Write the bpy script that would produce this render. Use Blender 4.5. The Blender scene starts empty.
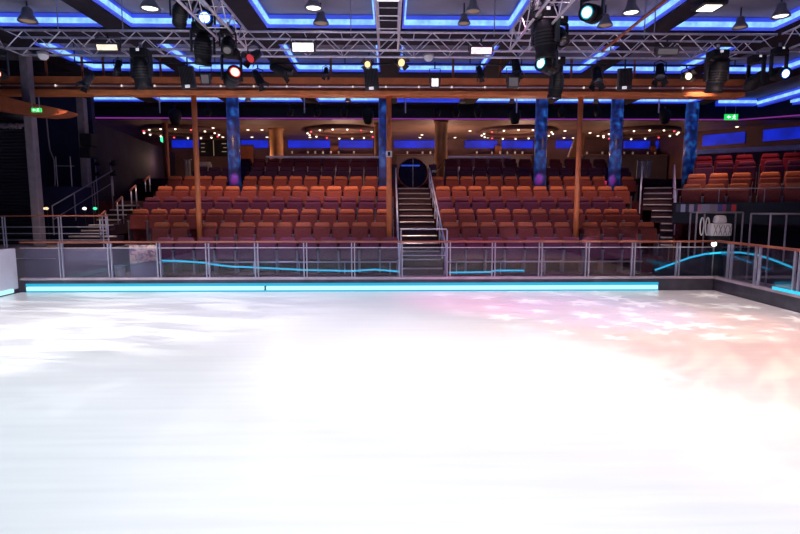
import bpy, bmesh, math, random
from mathutils import Vector, Matrix
random.seed(7)
PI = math.pi
scn = bpy.context.scene
C = scn.collection
R = math.radians

# ------------------------------------------------------------------ camera
F = 533.0
CAM = Vector((0, 0, 2.26))
PITCH = math.atan((267 - 205) / F)
YAW = math.atan(10 / F)
fw = Vector((math.sin(YAW) * math.cos(PITCH), math.cos(YAW) * math.cos(PITCH), -math.sin(PITCH)))
rt = Vector((math.cos(YAW), -math.sin(YAW), 0))
up = rt.cross(fw)
cd = bpy.data.cameras.new('camera')
cam = bpy.data.objects.new('camera', cd)
C.objects.link(cam)
cam.matrix_world = Matrix(((rt.x, up.x, -fw.x, CAM.x), (rt.y, up.y, -fw.y, CAM.y), (rt.z, up.z, -fw.z, CAM.z), (0, 0, 0, 1)))
cd.sensor_width = 36.0
cd.lens = F / 800 * 36.0
cd.clip_end = 200
scn.camera = cam


def ray(px, py):
    return fw + rt * ((px - 400) / F) + up * ((267 - py) / F)


def P(px, py, Y):
    "point of the photograph's pixel on the upright plane y = Y"
    d = ray(px, py)
    return CAM + d * (Y / d.y)


def G(px, py, z):
    "point of the photograph's pixel on the level plane z"
    d = ray(px, py)
    return CAM + d * ((z - CAM.z) / d.z)


# ------------------------------------------------------------------ materials
def principled(name):
    m = bpy.data.materials.new(name)
    m.use_nodes = True
    nt = m.node_tree
    return m, nt, nt.nodes['Principled BSDF']


def mat(name, col, rough=0.6, metal=0.0, var=0.25, scale=6.0, bump=0.0, spec=0.5):
    m, nt, b = principled(name)
    n = nt.nodes.new('ShaderNodeTexNoise')
    n.inputs['Scale'].default_value = scale
    n.inputs['Detail'].default_value = 4
    tc = nt.nodes.new('ShaderNodeTexCoord')
    nt.links.new(tc.outputs['Object'], n.inputs['Vector'])
    r = nt.nodes.new('ShaderNodeValToRGB')
    r.color_ramp.elements[0].position = 0.3
    r.color_ramp.elements[1].position = 0.7
    r.color_ramp.elements[0].color = tuple(c * (1 - var) for c in col) + (1,)
    r.color_ramp.elements[1].color = tuple(min(1, c * (1 + var)) for c in col) + (1,)
    nt.links.new(n.outputs['Fac'], r.inputs['Fac'])
    nt.links.new(r.outputs['Color'], b.inputs['Base Color'])
    b.inputs['Roughness'].default_value = rough
    b.inputs['Metallic'].default_value = metal
    b.inputs['Specular IOR Level'].default_value = spec
    if bump:
        bp = nt.nodes.new('ShaderNodeBump')
        bp.inputs['Strength'].default_value = bump
        bp.inputs['Distance'].default_value = 0.02
        nt.links.new(n.outputs['Fac'], bp.inputs['Height'])
        nt.links.new(bp.outputs['Normal'], b.inputs['Normal'])
    return m


def emit(name, col, strength, base=(0.02, 0.02, 0.02), var=0.0, scale=4.0):
    m, nt, b = principled(name)
    b.inputs['Base Color'].default_value = tuple(base) + (1,)
    b.inputs['Emission Color'].default_value = tuple(col) + (1,)
    b.inputs['Emission Strength'].default_value = strength
    if var:
        n = nt.nodes.new('ShaderNodeTexNoise')
        n.inputs['Scale'].default_value = scale
        n.inputs['Detail'].default_value = 3
        tc = nt.nodes.new('ShaderNodeTexCoord')
        nt.links.new(tc.outputs['Object'], n.inputs['Vector'])
        mp = nt.nodes.new('ShaderNodeMapRange')
        mp.inputs[1].default_value = 0.35
        mp.inputs[2].default_value = 0.65
        mp.inputs[3].default_value = strength * (1 - var)
        mp.inputs[4].default_value = strength * (1 + var)
        nt.links.new(n.outputs['Fac'], mp.inputs[0])
        nt.links.new(mp.outputs[0], b.inputs['Emission Strength'])
    return m


def glass_mat(name, tint=(0.86, 0.88, 0.95), refl=0.10):
    m = bpy.data.materials.new(name)
    m.use_nodes = True
    nt = m.node_tree
    nt.nodes.clear()
    o = nt.nodes.new('ShaderNodeOutputMaterial')
    mx = nt.nodes.new('ShaderNodeMixShader')
    t = nt.nodes.new('ShaderNodeBsdfTransparent')
    g = nt.nodes.new('ShaderNodeBsdfGlossy')
    t.inputs[0].default_value = tint + (1,)
    g.inputs['Roughness'].default_value = 0.04
    lw = nt.nodes.new('ShaderNodeLayerWeight')
    lw.inputs[0].default_value = 0.25
    ma = nt.nodes.new('ShaderNodeMath')
    ma.operation = 'MULTIPLY_ADD'
    ma.inputs[1].default_value = 0.3
    ma.inputs[2].default_value = refl
    nt.links.new(lw.outputs['Fresnel'], ma.inputs[0])
    nt.links.new(ma.outputs[0], mx.inputs[0])
    nt.links.new(t.outputs[0], mx.inputs[1])
    nt.links.new(g.outputs[0], mx.inputs[2])
    nt.links.new(mx.outputs[0], o.inputs[0])
    return m


M = {}
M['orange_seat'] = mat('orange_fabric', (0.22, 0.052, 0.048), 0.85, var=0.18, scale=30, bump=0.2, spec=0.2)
M['orange_head'] = mat('orange_fabric_top_lit', (0.50, 0.145, 0.072), 0.8, var=0.15, scale=30, bump=0.2, spec=0.2)  # headrest cloths lightened: light from above put into the colour
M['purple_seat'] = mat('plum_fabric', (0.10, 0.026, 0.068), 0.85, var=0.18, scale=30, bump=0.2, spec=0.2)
M['purple_head'] = mat('plum_fabric_top_lit', (0.17, 0.042, 0.075), 0.8, var=0.15, scale=30, bump=0.2, spec=0.2)
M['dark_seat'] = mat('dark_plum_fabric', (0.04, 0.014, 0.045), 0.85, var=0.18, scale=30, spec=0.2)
M['dark_head'] = mat('dark_plum_fabric_top_lit', (0.045, 0.016, 0.05), 0.85, var=0.18, scale=30, spec=0.2)
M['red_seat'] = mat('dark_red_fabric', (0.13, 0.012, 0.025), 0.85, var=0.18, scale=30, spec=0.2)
M['red_head'] = mat('dark_red_fabric_top_lit', (0.15, 0.014, 0.026), 0.85, var=0.18, scale=30, spec=0.2)
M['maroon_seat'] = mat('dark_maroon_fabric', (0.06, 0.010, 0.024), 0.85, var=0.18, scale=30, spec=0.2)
M['seat_metal'] = mat('grey_seat_frame', (0.30, 0.27, 0.34), 0.45, 0.5, var=0.1)
M['chrome'] = mat('brushed_steel', (0.46, 0.46, 0.60), 0.35, 0.55, var=0.1, scale=20)
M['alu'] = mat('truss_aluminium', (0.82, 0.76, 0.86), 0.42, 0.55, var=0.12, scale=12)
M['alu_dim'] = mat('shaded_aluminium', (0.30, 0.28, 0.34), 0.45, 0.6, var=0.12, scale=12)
M['black'] = mat('black_plastic', (0.008, 0.008, 0.012), 0.6, var=0.3, spec=0.22)
M['black_metal'] = mat('black_metal', (0.02, 0.02, 0.025), 0.45, 0.3, var=0.3)
M['grey_dark'] = mat('dark_grey_metal', (0.045, 0.042, 0.052), 0.5, 0.2, var=0.2)
M['grey'] = mat('grey_paint', (0.25, 0.23, 0.27), 0.5, 0.0, var=0.12)
M['pillar_grey'] = mat('mauve_grey_paint', (0.20, 0.17, 0.21), 0.6, var=0.15)
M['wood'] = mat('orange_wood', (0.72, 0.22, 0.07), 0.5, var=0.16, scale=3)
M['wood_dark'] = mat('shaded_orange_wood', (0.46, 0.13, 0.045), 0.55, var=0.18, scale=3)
M['rust'] = mat('rust_red_paint', (0.30, 0.075, 0.032), 0.55, var=0.15)
M['rail_wood'] = mat('warm_wood_handrail', (0.30, 0.095, 0.06), 0.45, var=0.15, scale=8)
M['ceiling'] = mat('ceiling_grey', (0.24, 0.22, 0.27), 0.9, var=0.06, scale=1.5, spec=0.1)
M['ceiling_beam'] = mat('ceiling_beam_dark', (0.022, 0.018, 0.03), 0.8, var=0.2, spec=0.2)
M['cove'] = emit('cove_blue_spill', (0.012, 0.05, 1.0), 0.55, base=(0.2, 0.22, 0.35), var=0.15, scale=2.0)  # LED glow on the channel faces put in as emission
M['navy'] = mat('navy_wall', (0.022, 0.024, 0.07), 0.8, var=0.25, scale=1.2, spec=0.2)
M['violet_wall'] = mat('dark_violet_wall', (0.026, 0.017, 0.045), 0.8, var=0.25, scale=1.2, spec=0.2)
M['bulkhead'] = mat('teal_black_bulkhead', (0.018, 0.024, 0.036), 0.7, var=0.25, scale=1.0, spec=0.2)
M['lounge_ceiling'] = mat('lounge_ceiling_brown', (0.21, 0.125, 0.10), 0.6, var=0.25, scale=0.8, spec=0.3)
M['lounge_wall'] = mat('lounge_wall_brown', (0.13, 0.055, 0.06), 0.6, var=0.35, scale=1.0)
M['lounge_dark'] = mat('lounge_wall_plum', (0.05, 0.025, 0.04), 0.6, var=0.3, scale=1.0)
M['maroon'] = mat('maroon_carpet', (0.085, 0.022, 0.04), 0.95, var=0.35, scale=8, spec=0.1)
M['terrace_front'] = mat('terrace_riser', (0.05, 0.02, 0.04), 0.9, var=0.3, scale=4, spec=0.1)
M['floor'] = mat('mauve_floor', (0.26, 0.20, 0.24), 0.6, var=0.25, scale=2.0)
M['panel_grey'] = mat('blue_grey_panel', (0.20, 0.195, 0.27), 0.7, var=0.08, scale=1.5)
M['white_board'] = mat('white_board', (0.80, 0.76, 0.88), 0.5, var=0.05, scale=2)
M['white'] = mat('white_plastic', (0.75, 0.74, 0.78), 0.4, var=0.05)
M['base_dark'] = mat('barrier_base_dark', (0.055, 0.05, 0.075), 0.35, var=0.3, scale=3)
M['ledge'] = mat('barrier_ledge', (0.44, 0.36, 0.42), 0.5, var=0.15, scale=3)
M['gold'] = mat('brass_wood_column', (0.42, 0.18, 0.06), 0.6, 0.0, var=0.3, scale=1.5)
M['cream'] = mat('cream_panel', (0.55, 0.48, 0.38), 0.7, var=0.15, scale=3)
M['shade_grey'] = mat('pendant_shade_grey', (0.17, 0.17, 0.22), 0.5, 0.3, var=0.12)
M['rail_blue'] = mat('pale_blue_rail', (0.55, 0.60, 0.85), 0.4, 0.2, var=0.1)
M['tread'] = mat('stair_tread_maroon', (0.035, 0.013, 0.025), 0.8, var=0.3, scale=5)
M['nosing'] = mat('stair_nosing_steel', (0.75, 0.66, 0.66), 0.3, 0.7, var=0.1)
M['glass'] = glass_mat('barrier_glass', (0.82, 0.82, 0.92), 0.045)
M['glass_dark'] = mat('dark_mirror_glass', (0.01, 0.012, 0.03), 0.08, 0.3, var=0.2)
M['rail_glass'] = glass_mat('balustrade_glass', (0.55, 0.5, 0.7), 0.06)
M['led_blue'] = emit('cove_led_blue', (0.22, 0.48, 1.0), 1.5, var=0.25, scale=5.0)
M['led_blue_dim'] = emit('cove_led_blue_dim', (0.02, 0.08, 1.0), 0.55, var=0.2, scale=3.0)
M['band_blue'] = emit('wall_band_blue', (0.004, 0.03, 0.9), 0.52, var=0.35, scale=1.2)
M['led_cyan'] = emit('led_tube_cyan', (0.50, 0.93, 1.0), 1.12)
M['led_cyan_glow'] = emit('led_tube_halo', (0.0, 0.50, 0.82), 0.85)
M['cyan_reflect'] = emit('reflection_cyan', (0.02, 0.65, 0.95), 1.1)  # glowing colour standing in for reflected LED light
M['neon'] = emit('neon_magenta', (0.60, 0.08, 0.75), 0.32)
M['bulb_white'] = emit('bulb_white', (1.0, 0.86, 0.78), 3.0)
M['bulb_soft'] = emit('rail_bulb', (1.0, 0.86, 0.82), 0.9)
M['lamp_lit'] = emit('lamp_lit_warm_white', (1.0, 0.92, 0.82), 3.2)
M['lamp_dim'] = emit('lamp_dim', (0.8, 0.5, 0.35), 0.30)
M['flood'] = emit('flood_face', (1.0, 0.90, 0.92), 1.5, var=0.3, scale=14)
M['flood_warm'] = emit('flood_face_warm', (1.0, 0.84, 0.66), 1.2, var=0.2, scale=14)
M['flood_pink'] = emit('flood_face_pink', (1.0, 0.72, 0.85), 1.4, var=0.3, scale=14)
M['flood_off'] = emit('flood_face_off', (0.6, 0.5, 0.6), 0.16)
M['lens_blue'] = emit('lens_blue_white', (0.55, 0.80, 1.0), 4.0)
M['lens_cyan'] = emit('lens_cyan_white', (0.50, 0.95, 0.92), 2.5)
M['lens_red'] = emit('lens_red_white', (1.0, 0.42, 0.32), 3.0)
M['lens_orange'] = emit('lens_orange_white', (1.0, 0.75, 0.50), 3.5)
M['lens_gold'] = emit('lens_gold', (1.0, 0.72, 0.36), 1.3)
M['halo_blue'] = emit('halo_blue', (0.02, 0.14, 1.0), 1.2)
M['halo_cyan'] = emit('halo_cyan', (0.02, 0.5, 0.75), 0.8)
M['halo_red'] = emit('halo_red', (1.0, 0.03, 0.03), 0.9)
M['halo_orange'] = emit('halo_orange', (1.0, 0.12, 0.04), 0.7)
M['lens_off'] = mat('lens_unlit_glass', (0.06, 0.06, 0.09), 0.12, 0.4, var=0.2)
M['exit_green'] = emit('exit_sign_green', (0.02, 0.75, 0.13), 1.0)
M['exit_white'] = emit('exit_sign_white', (0.65, 1.0, 0.72), 1.8)
M['dot_warm'] = emit('downlight_dot', (1.0, 0.80, 0.60), 3.0)
M['dot_red'] = emit('ring_bulb_red', (1.0, 0.08, 0.10), 2.0)
M['tag_white'] = emit('white_sticker', (0.9, 0.85, 0.95), 0.55, base=(0.8, 0.8, 0.8))
M['red_dim'] = emit('red_marker_lamp', (0.9, 0.05, 0.08), 0.6)
M['green_dot'] = emit('green_lamp', (0.05, 0.9, 0.4), 1.5)
M['cool_spill'] = mat('mirror_band', (0.03, 0.04, 0.2), 0.2, var=0.3)
M['band_reflect'] = emit('reflected_blue_band', (0.03, 0.12, 1.0), 0.5)


def shutter_mat():
    m, nt, b = principled('dark_slatted_shutter')
    tc = nt.nodes.new('ShaderNodeTexCoord')
    w = nt.nodes.new('ShaderNodeTexWave')
    w.bands_direction = 'Z'
    w.inputs['Scale'].default_value = 3.2
    w.inputs['Distortion'].default_value = 0
    nt.links.new(tc.outputs['Object'], w.inputs['Vector'])
    r = nt.nodes.new('ShaderNodeValToRGB')
    r.color_ramp.elements[0].color = (0.006, 0.006, 0.012, 1)
    r.color_ramp.elements[1].color = (0.022, 0.022, 0.042, 1)
    nt.links.new(w.outputs['Fac'], r.inputs['Fac'])
    nt.links.new(r.outputs['Color'], b.inputs['Base Color'])
    bp = nt.nodes.new('ShaderNodeBump')
    bp.inputs['Distance'].default_value = 0.03
    nt.links.new(w.outputs['Fac'], bp.inputs['Height'])
    nt.links.new(bp.outputs['Normal'], b.inputs['Normal'])
    b.inputs['Roughness'].default_value = 0.6
    return m


M['shutter'] = shutter_mat()


def marble_mat():
    m, nt, b = principled('mottled_marble_panel')
    tc = nt.nodes.new('ShaderNodeTexCoord')
    n = nt.nodes.new('ShaderNodeTexNoise')
    n.inputs['Scale'].default_value = 7
    n.inputs['Detail'].default_value = 5
    n.inputs['Distortion'].default_value = 1.2
    nt.links.new(tc.outputs['Object'], n.inputs['Vector'])
    r = nt.nodes.new('ShaderNodeValToRGB')
    e = r.color_ramp.elements
    e[0].position, e[0].color = 0.35, (0.20, 0.13, 0.20, 1)
    e[1].position, e[1].color = 0.65, (0.85, 0.60, 0.46, 1)
    k = r.color_ramp.elements.new(0.5)
    k.color = (0.58, 0.40, 0.38, 1)
    nt.links.new(n.outputs['Fac'], r.inputs['Fac'])
    nt.links.new(r.outputs['Color'], b.inputs['Base Color'])
    b.inputs['Roughness'].default_value = 0.35
    return m


M['marble'] = marble_mat()


def ice_mat():
    m, nt, b = principled('white_rink_ice')
    tc = nt.nodes.new('ShaderNodeTexCoord')
    mp = nt.nodes.new('ShaderNodeMapping')
    mp.inputs['Scale'].default_value = (0.12, 2.2, 1)
    nt.links.new(tc.outputs['Object'], mp.inputs['Vector'])
    n = nt.nodes.new('ShaderNodeTexNoise')
    n.inputs['Scale'].default_value = 3
    n.inputs['Detail'].default_value = 7
    nt.links.new(mp.outputs[0], n.inputs['Vector'])
    r = nt.nodes.new('ShaderNodeValToRGB')
    r.color_ramp.elements[0].position = 0.3
    r.color_ramp.elements[1].position = 0.62
    r.color_ramp.elements[0].color = (0.84, 0.84, 0.86, 1)
    r.color_ramp.elements[1].color = (0.90, 0.90, 0.91, 1)
    nt.links.new(n.outputs['Fac'], r.inputs['Fac'])
    nt.links.new(r.outputs['Color'], b.inputs['Base Color'])
    b.inputs['Roughness'].default_value = 0.28
    b.inputs['Specular IOR Level'].default_value = 0.25
    return m


M['ice'] = ice_mat()


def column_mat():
    m, nt, b = principled('blue_painted_light')
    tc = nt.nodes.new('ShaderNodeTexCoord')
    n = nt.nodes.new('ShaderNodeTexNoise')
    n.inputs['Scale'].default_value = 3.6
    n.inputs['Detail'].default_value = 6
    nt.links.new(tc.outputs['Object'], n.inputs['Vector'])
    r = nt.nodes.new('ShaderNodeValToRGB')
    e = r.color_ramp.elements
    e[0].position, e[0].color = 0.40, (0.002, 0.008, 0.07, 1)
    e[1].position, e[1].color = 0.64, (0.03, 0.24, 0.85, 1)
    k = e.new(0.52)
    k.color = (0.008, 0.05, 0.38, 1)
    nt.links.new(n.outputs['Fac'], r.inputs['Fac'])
    # projected blue light put into the emission, fading towards the foot
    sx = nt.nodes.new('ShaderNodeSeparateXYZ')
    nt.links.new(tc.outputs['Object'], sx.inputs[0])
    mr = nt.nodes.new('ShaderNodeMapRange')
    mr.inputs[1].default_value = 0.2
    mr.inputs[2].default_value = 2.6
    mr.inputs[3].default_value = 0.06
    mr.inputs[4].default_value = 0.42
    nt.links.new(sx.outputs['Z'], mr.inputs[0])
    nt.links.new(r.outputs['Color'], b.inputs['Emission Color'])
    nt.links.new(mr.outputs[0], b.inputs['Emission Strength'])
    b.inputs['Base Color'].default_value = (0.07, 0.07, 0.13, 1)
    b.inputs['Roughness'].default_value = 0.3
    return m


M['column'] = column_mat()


# ------------------------------------------------------------------ mesh builder
class MB:
    def __init__(self):
        self.bm = bmesh.new()

    def hexa(self, v):
        "eight corners: lower four in turn, then the upper four"
        vs = [self.bm.verts.new(p) for p in v]
        for f in ((3, 2, 1, 0), (4, 5, 6, 7), (0, 1, 5, 4), (1, 2, 6, 5), (2, 3, 7, 6), (3, 0, 4, 7)):
            self.bm.faces.new([vs[i] for i in f])
        return self

    def bb(self, x0, x1, y0, y1, z0, z1, mx=None):
        v = [Vector(p) for p in ((x0, y0, z0), (x1, y0, z0), (x1, y1, z0), (x0, y1, z0), (x0, y0, z1), (x1, y0, z1), (x1, y1, z1), (x0, y1, z1))]
        if mx is not None:
            v = [mx @ p for p in v]
        return self.hexa(v)

    def rb(self, x0, x1, y0, y1, z0, z1, bev=0.02, seg=2, mx=None, taper=1.0):
        "rounded box, its top narrowed by taper"
        b2 = bmesh.new()
        cx = (x0 + x1) / 2
        w = (x1 - x0) / 2
        v = [b2.verts.new(p) for p in ((x0, y0, z0), (x1, y0, z0), (x1, y1, z0), (x0, y1, z0), (cx - w * taper, y0, z1), (cx + w * taper, y0, z1), (cx + w * taper, y1, z1), (cx - w * taper, y1, z1))]
        for f in ((3, 2, 1, 0), (4, 5, 6, 7), (0, 1, 5, 4), (1, 2, 6, 5), (2, 3, 7, 6), (3, 0, 4, 7)):
            b2.faces.new([v[i] for i in f])
        bmesh.ops.bevel(b2, geom=list(b2.edges) , offset=bev, segments=seg, profile=0.5, affect='EDGES')
        self._join(b2, mx)
        return self

    def _join(self, b2, mx=None):
        mp = {}
        for v in b2.verts:
            mp[v] = self.bm.verts.new(mx @ v.co if mx is not None else v.co)
        for f in b2.faces:
            nf = self.bm.faces.new([mp[v] for v in f.verts])
            nf.smooth = f.smooth
        b2.free()

    def tube(self, a, b, r, n=8, r2=None, cap=True):
        a, b = Vector(a), Vector(b)
        d = (b - a)
        if d.length < 1e-6:
            return self
        d.normalize()
        s = d.orthogonal().normalized()
        t = d.cross(s)
        r2 = r if r2 is None else r2
        A = [self.bm.verts.new(a + (s * math.cos(2 * PI * i / n) + t * math.sin(2 * PI * i / n)) * r) for i in range(n)]
        B = [self.bm.verts.new(b + (s * math.cos(2 * PI * i / n) + t * math.sin(2 * PI * i / n)) * r2) for i in range(n)]
        for i in range(n):
            f = self.bm.faces.new((A[i], A[(i + 1) % n], B[(i + 1) % n], B[i]))
            f.smooth = n > 6
        if cap:
            self.bm.faces.new(A[::-1])
            self.bm.faces.new(B)
        return self

    def path(self, pts, r, n=8):
        pts = [Vector(p) for p in pts]
        rings = []
        s = None
        for i, p in enumerate(pts):
            d = (pts[min(i + 1, len(pts) - 1)] - pts[max(i - 1, 0)]).normalized()
            if s is None:
                s = d.orthogonal().normalized()
            else:
                s = (s - d * s.dot(d)).normalized()
            t = d.cross(s)
            rings.append([self.bm.verts.new(p + (s * math.cos(2 * PI * k / n) + t * math.sin(2 * PI * k / n)) * r) for k in range(n)])
        for A, B in zip(rings, rings[1:]):
            for i in range(n):
                f = self.bm.faces.new((A[i], A[(i + 1) % n], B[(i + 1) % n], B[i]))
                f.smooth = True
        self.bm.faces.new(rings[0][::-1])
        self.bm.faces.new(rings[-1])
        return self

    def lathe(self, prof, n=20, mx=None, close=True):
        "profile of (radius, height) turned about z"
        rings = []
        for r, z in prof:
            ring = []
            for i in range(n):
                p = Vector((r * math.cos(2 * PI * i / n), r * math.sin(2 * PI * i / n), z))
                ring.append(self.bm.verts.new(mx @ p if mx is not None else p))
            rings.append(ring)
        for A, B in zip(rings, rings[1:]):
            for i in range(n):
                f = self.bm.faces.new((A[i], A[(i + 1) % n], B[(i + 1) % n], B[i]))
                f.smooth = True
        if close:
            self.bm.faces.new(rings[0][::-1])
            self.bm.faces.new(rings[-1])
        return self

    def prism(self, poly, off):
        "closed polygon of 3D points pushed along off"
        off = Vector(off)
        a = [self.bm.verts.new(Vector(p)) for p in poly]
        b = [self.bm.verts.new(Vector(p) + off) for p in poly]
        n = len(a)
        self.bm.faces.new(a)
        self.bm.faces.new(b[::-1])
        for i in range(n):
            self.bm.faces.new((a[i], b[i], b[(i + 1) % n], a[(i + 1) % n]))
        return self

    def build(self, name, m, parent=None, loc=None):
        bmesh.ops.recalc_face_normals(self.bm, faces=self.bm.faces[:])
        me = bpy.data.meshes.new(name)
        self.bm.to_mesh(me)
        self.bm.free()
        me.materials.append(M[m] if isinstance(m, str) else m)
        o = bpy.data.objects.new(name, me)
        C.objects.link(o)
        if parent is not None:
            o.parent = parent
        if loc is not None:
            o.location = loc
        return o


def thing(name, label, cat, loc=(0, 0, 0), rotz=0.0, group=None):
    o = bpy.data.objects.new(name, None)
    o.empty_display_size = 0.1
    C.objects.link(o)
    o.location = loc
    o.rotation_euler = (0, 0, rotz)
    o['label'] = label
    o['category'] = cat
    o['kind'] = 'thing'
    if group:
        o['group'] = group
    return o


def tag(o, label, cat, group=None):
    o['label'] = label
    o['category'] = cat
    o['kind'] = 'thing'
    if group:
        o['group'] = group
    return o


def struct(o):
    o['kind'] = 'structure'
    return o


def dup(root, loc, rotz=0.0, label=None, group=None, sx=1.0):
    r = root.copy()
    C.objects.link(r)
    r.location = loc
    r.rotation_euler = (0, 0, rotz)
    r.scale = (sx, 1, 1)
    if label:
        r['label'] = label
    if group:
        r['group'] = group
    for ch in list(root.children):
        c = ch.copy()
        C.objects.link(c)
        c.parent = r
        for g in list(ch.children):
            d = g.copy()
            C.objects.link(d)
            d.parent = c
    return r


ORD = ['first', 'second', 'third', 'fourth', 'fifth', 'sixth', 'seventh', 'eighth', 'ninth', 'tenth', 'eleventh', 'twelfth', 'thirteenth', 'fourteenth', 'fifteenth']


def aim(v):
    "rotation taking local -z to the direction v"
    return Vector(v).normalized().to_track_quat('-Z', 'Y').to_matrix().to_4x4()


# ------------------------------------------------------------------ setting
FY = 13.9           # the far barrier's ice side
XL, XR = -9.62, 8.62
FLZ = 0.30          # floor behind the barrier

struct(MB().bb(XL, XR, -2.0, FY, -0.2, 0.0).build('ice_rink_floor', 'ice'))
b = MB()
b.bb(-17, 21, FY + 0.18, 33, FLZ - 0.3, FLZ)
b.bb(XR + 0.2, 21, -2, FY + 0.18, FLZ - 0.3, FLZ)
b.bb(-17, XL - 0.2, -2, FY + 0.18, FLZ - 0.3, FLZ)
struct(b.build('floor', 'floor'))

# ceiling: slab and grid of dark beams whose sides carry the blue coves
CZ = 6.75
BZ = 6.40
ROWS = [(8.9, 13.3), (14.5, 17.5), (18.1, 22.5)]
COLX = [-12.8 + 3.2 * i for i in range(9)]
struct(MB().bb(-17, 21, -2, 24.0, CZ, CZ + 0.15).build('ceiling', 'ceiling'))
b = MB()
for x in COLX:
    b.bb(x - 0.29, x + 0.29, 4, 22.6, BZ, CZ)
for y0, y1 in ((13.32, 14.48), (17.52, 18.08), (22.52, 23.58)):
    for i in range(len(COLX) - 1):
        b.bb(COLX[i] + 0.29, COLX[i + 1] - 0.29, y0, y1, BZ + 0.001, CZ)
struct(b.build('ceiling_beam', 'ceiling_beam'))
COLNAME = ['first', 'second', 'third', 'fourth', 'fifth', 'sixth', 'seventh', 'eighth']
ROWNAME = ['before the long truss', 'between truss and orange beam', 'beyond the orange beam']
for ri, (y0, y1) in enumerate(ROWS):
    for ci in range(8):
        if ri == 0 and ci in (0, 7):
            continue
        if ri == 1 and ci == 0:
            continue
        x0, x1 = COLX[ci] + 0.29, COLX[ci + 1] - 0.29
        t = thing('ceiling_cove_light', f'blue LED cove light of coffer {ROWNAME[ri]}, {COLNAME[ci]} from the shutter side', 'cove light', ((x0 + x1) / 2, y1, BZ), 0, 'blue cove lights of the ceiling coffers')
        w = (x1 - x0) / 2
        L = y1 - y0
        b = MB()
        b.bb(-w, w, -0.05, -0.012, 0.04, 0.33)
        b.bb(-w, -w + 0.04, -L + 0.05, -0.05, 0.04, 0.33)
        b.bb(w - 0.04, w, -L + 0.05, -0.05, 0.04, 0.33)
        b.build('cove_channel', 'cove', t)
        dim = ri == 2 and ci in (4,)
        b = MB()
        b.bb(-w + .06, w - .06, -0.09, -0.05, 0.11, 0.22)
        b.bb(-w + .04, -w + 0.08, -L + 0.1, -0.1, 0.11, 0.22)
        b.bb(w - 0.08, w - .04, -L + 0.1, -0.1, 0.11, 0.22)
        b.build('led_strip', 'led_blue_dim' if dim else 'led_blue', t)
# turned coves over the side seating
for (pa, pb, z, lab, zz) in (((718, 103), (757, 103), 6.55, 'short blue LED cove light above the green exit sign by the side seats', 0),
                      ((757, 104.5), (812, 89), 6.5, 'upper slanting blue LED cove light above the side seats', 0),
                      ((772, 106.5), (812, 98.5), 6.5, 'lower slanting blue LED cove light above the side seats', 0)):
    A, B = G(pa[0], pa[1], z), G(pb[0], pb[1], z)
    d = (B - A)
    L = d.length
    t = thing('ceiling_cove_light', lab, 'cove light', A, math.atan2(d.y, d.x), 'blue cove lights over the side seats')
    MB().bb(0, L, 0.02, 0.20, -0.10, 0.22).build('cove_channel', 'cove', t)
    MB().bb(0.02, L - 0.02, -0.03, 0.02, 0.0, 0.11).build('led_strip', 'led_blue', t)

# bulkhead above the lounge, its magenta line, and the lounge
LY = 23.6
ZB = P(400, 119, LY).z
PX0 = P(740, 118, LY)
ang = R(36)
dirR = Vector((math.cos(ang), -math.sin(ang), 0))
PX1 = PX0 + dirR * 6.5
nR = Vector((math.sin(ang), math.cos(ang), 0))
b = MB()
b.bb(-14.5, PX0.x, LY, LY + 0.3, ZB, CZ + 0.1)
struct(b.build('wall_bulkhead', 'bulkhead'))
b = MB()
q = [PX0, PX1, PX1 + nR * .3, PX0 + nR * .3]
b.hexa([Vector((p.x, p.y, ZB)) for p in q] + [Vector((p.x, p.y, CZ)) for p in q])
struct(b.build('wall_bulkhead_side', 'bulkhead'))
b = MB()
b.path([(-12.6, LY - .07, ZB - 0.0), (0, LY - .07, ZB), (PX0.x - .03, LY - .08, ZB), PX1 + Vector((-.05, -.08, ZB - PX1.z))], 0.028, 6)
tag(b.build('neon_line', 'neon'), 'thin magenta neon line along the lower edge of the dark bulkhead', 'neon light')

LCZ = ZB + 0.05
b = MB()
b.bb(-14.5, 21, LY + 0.3, 33, LCZ, LCZ + 0.12)
struct(b.build('ceiling_lounge', 'lounge_ceiling'))
LF = 3.42  # lounge floor
struct(MB().bb(-12.5, 20, 23.95, 33, LF - 0.25, LF).build('floor_lounge', 'maroon'))
b = MB()
b.bb(-14.5, 15.6, 31.0, 31.2, 0.3, LCZ + .1)
struct(b.build('wall_back', 'lounge_wall'))
WA, WB = Vector((15.4, 28.3, 0)), Vector((20.2, 22.2, 0))
dW = (WB - WA).normalized()
nW = Vector((-dW.y, dW.x, 0))
if nW.y < 0:
    nW = -nW
b = MB()
q = [WA, WB, WB + nW * .2, WA + nW * .2]
b.hexa([p + Vector((0, 0, 0.3)) for p in q] + [p + Vector((0, 0, LCZ + .1)) for p in q])
b.bb(15.4, 15.6, 28.3, 31.0, 0.3, LCZ + .1)
struct(b.build('wall_right', 'lounge_wall'))
# left walls
A = Vector((-10.4, 19.3, 0))
B = Vector((-12.2, 31.0, 0))
n = Vector((-1, -.15, 0)).normalized() * .2
b = MB()
zt = P(100, 121, 19.3).z
q = [A, B, B + n, A + n]
b.hexa([p + Vector((0, 0, 0.3)) for p in q] + [p + Vector((0, 0, zt)) for p in q])
struct(b.build('wall_left', 'violet_wall'))
b = MB()
b.bb(-17, -10.4, 19.3, 19.5, 0.3, CZ)
struct(b.build('wall_left_rear', 'navy'))
b = MB()
b.bb(-17, -16.8, -2, 19.3, 0.3, CZ)
struct(b.build('wall_left_far', 'navy'))

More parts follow.
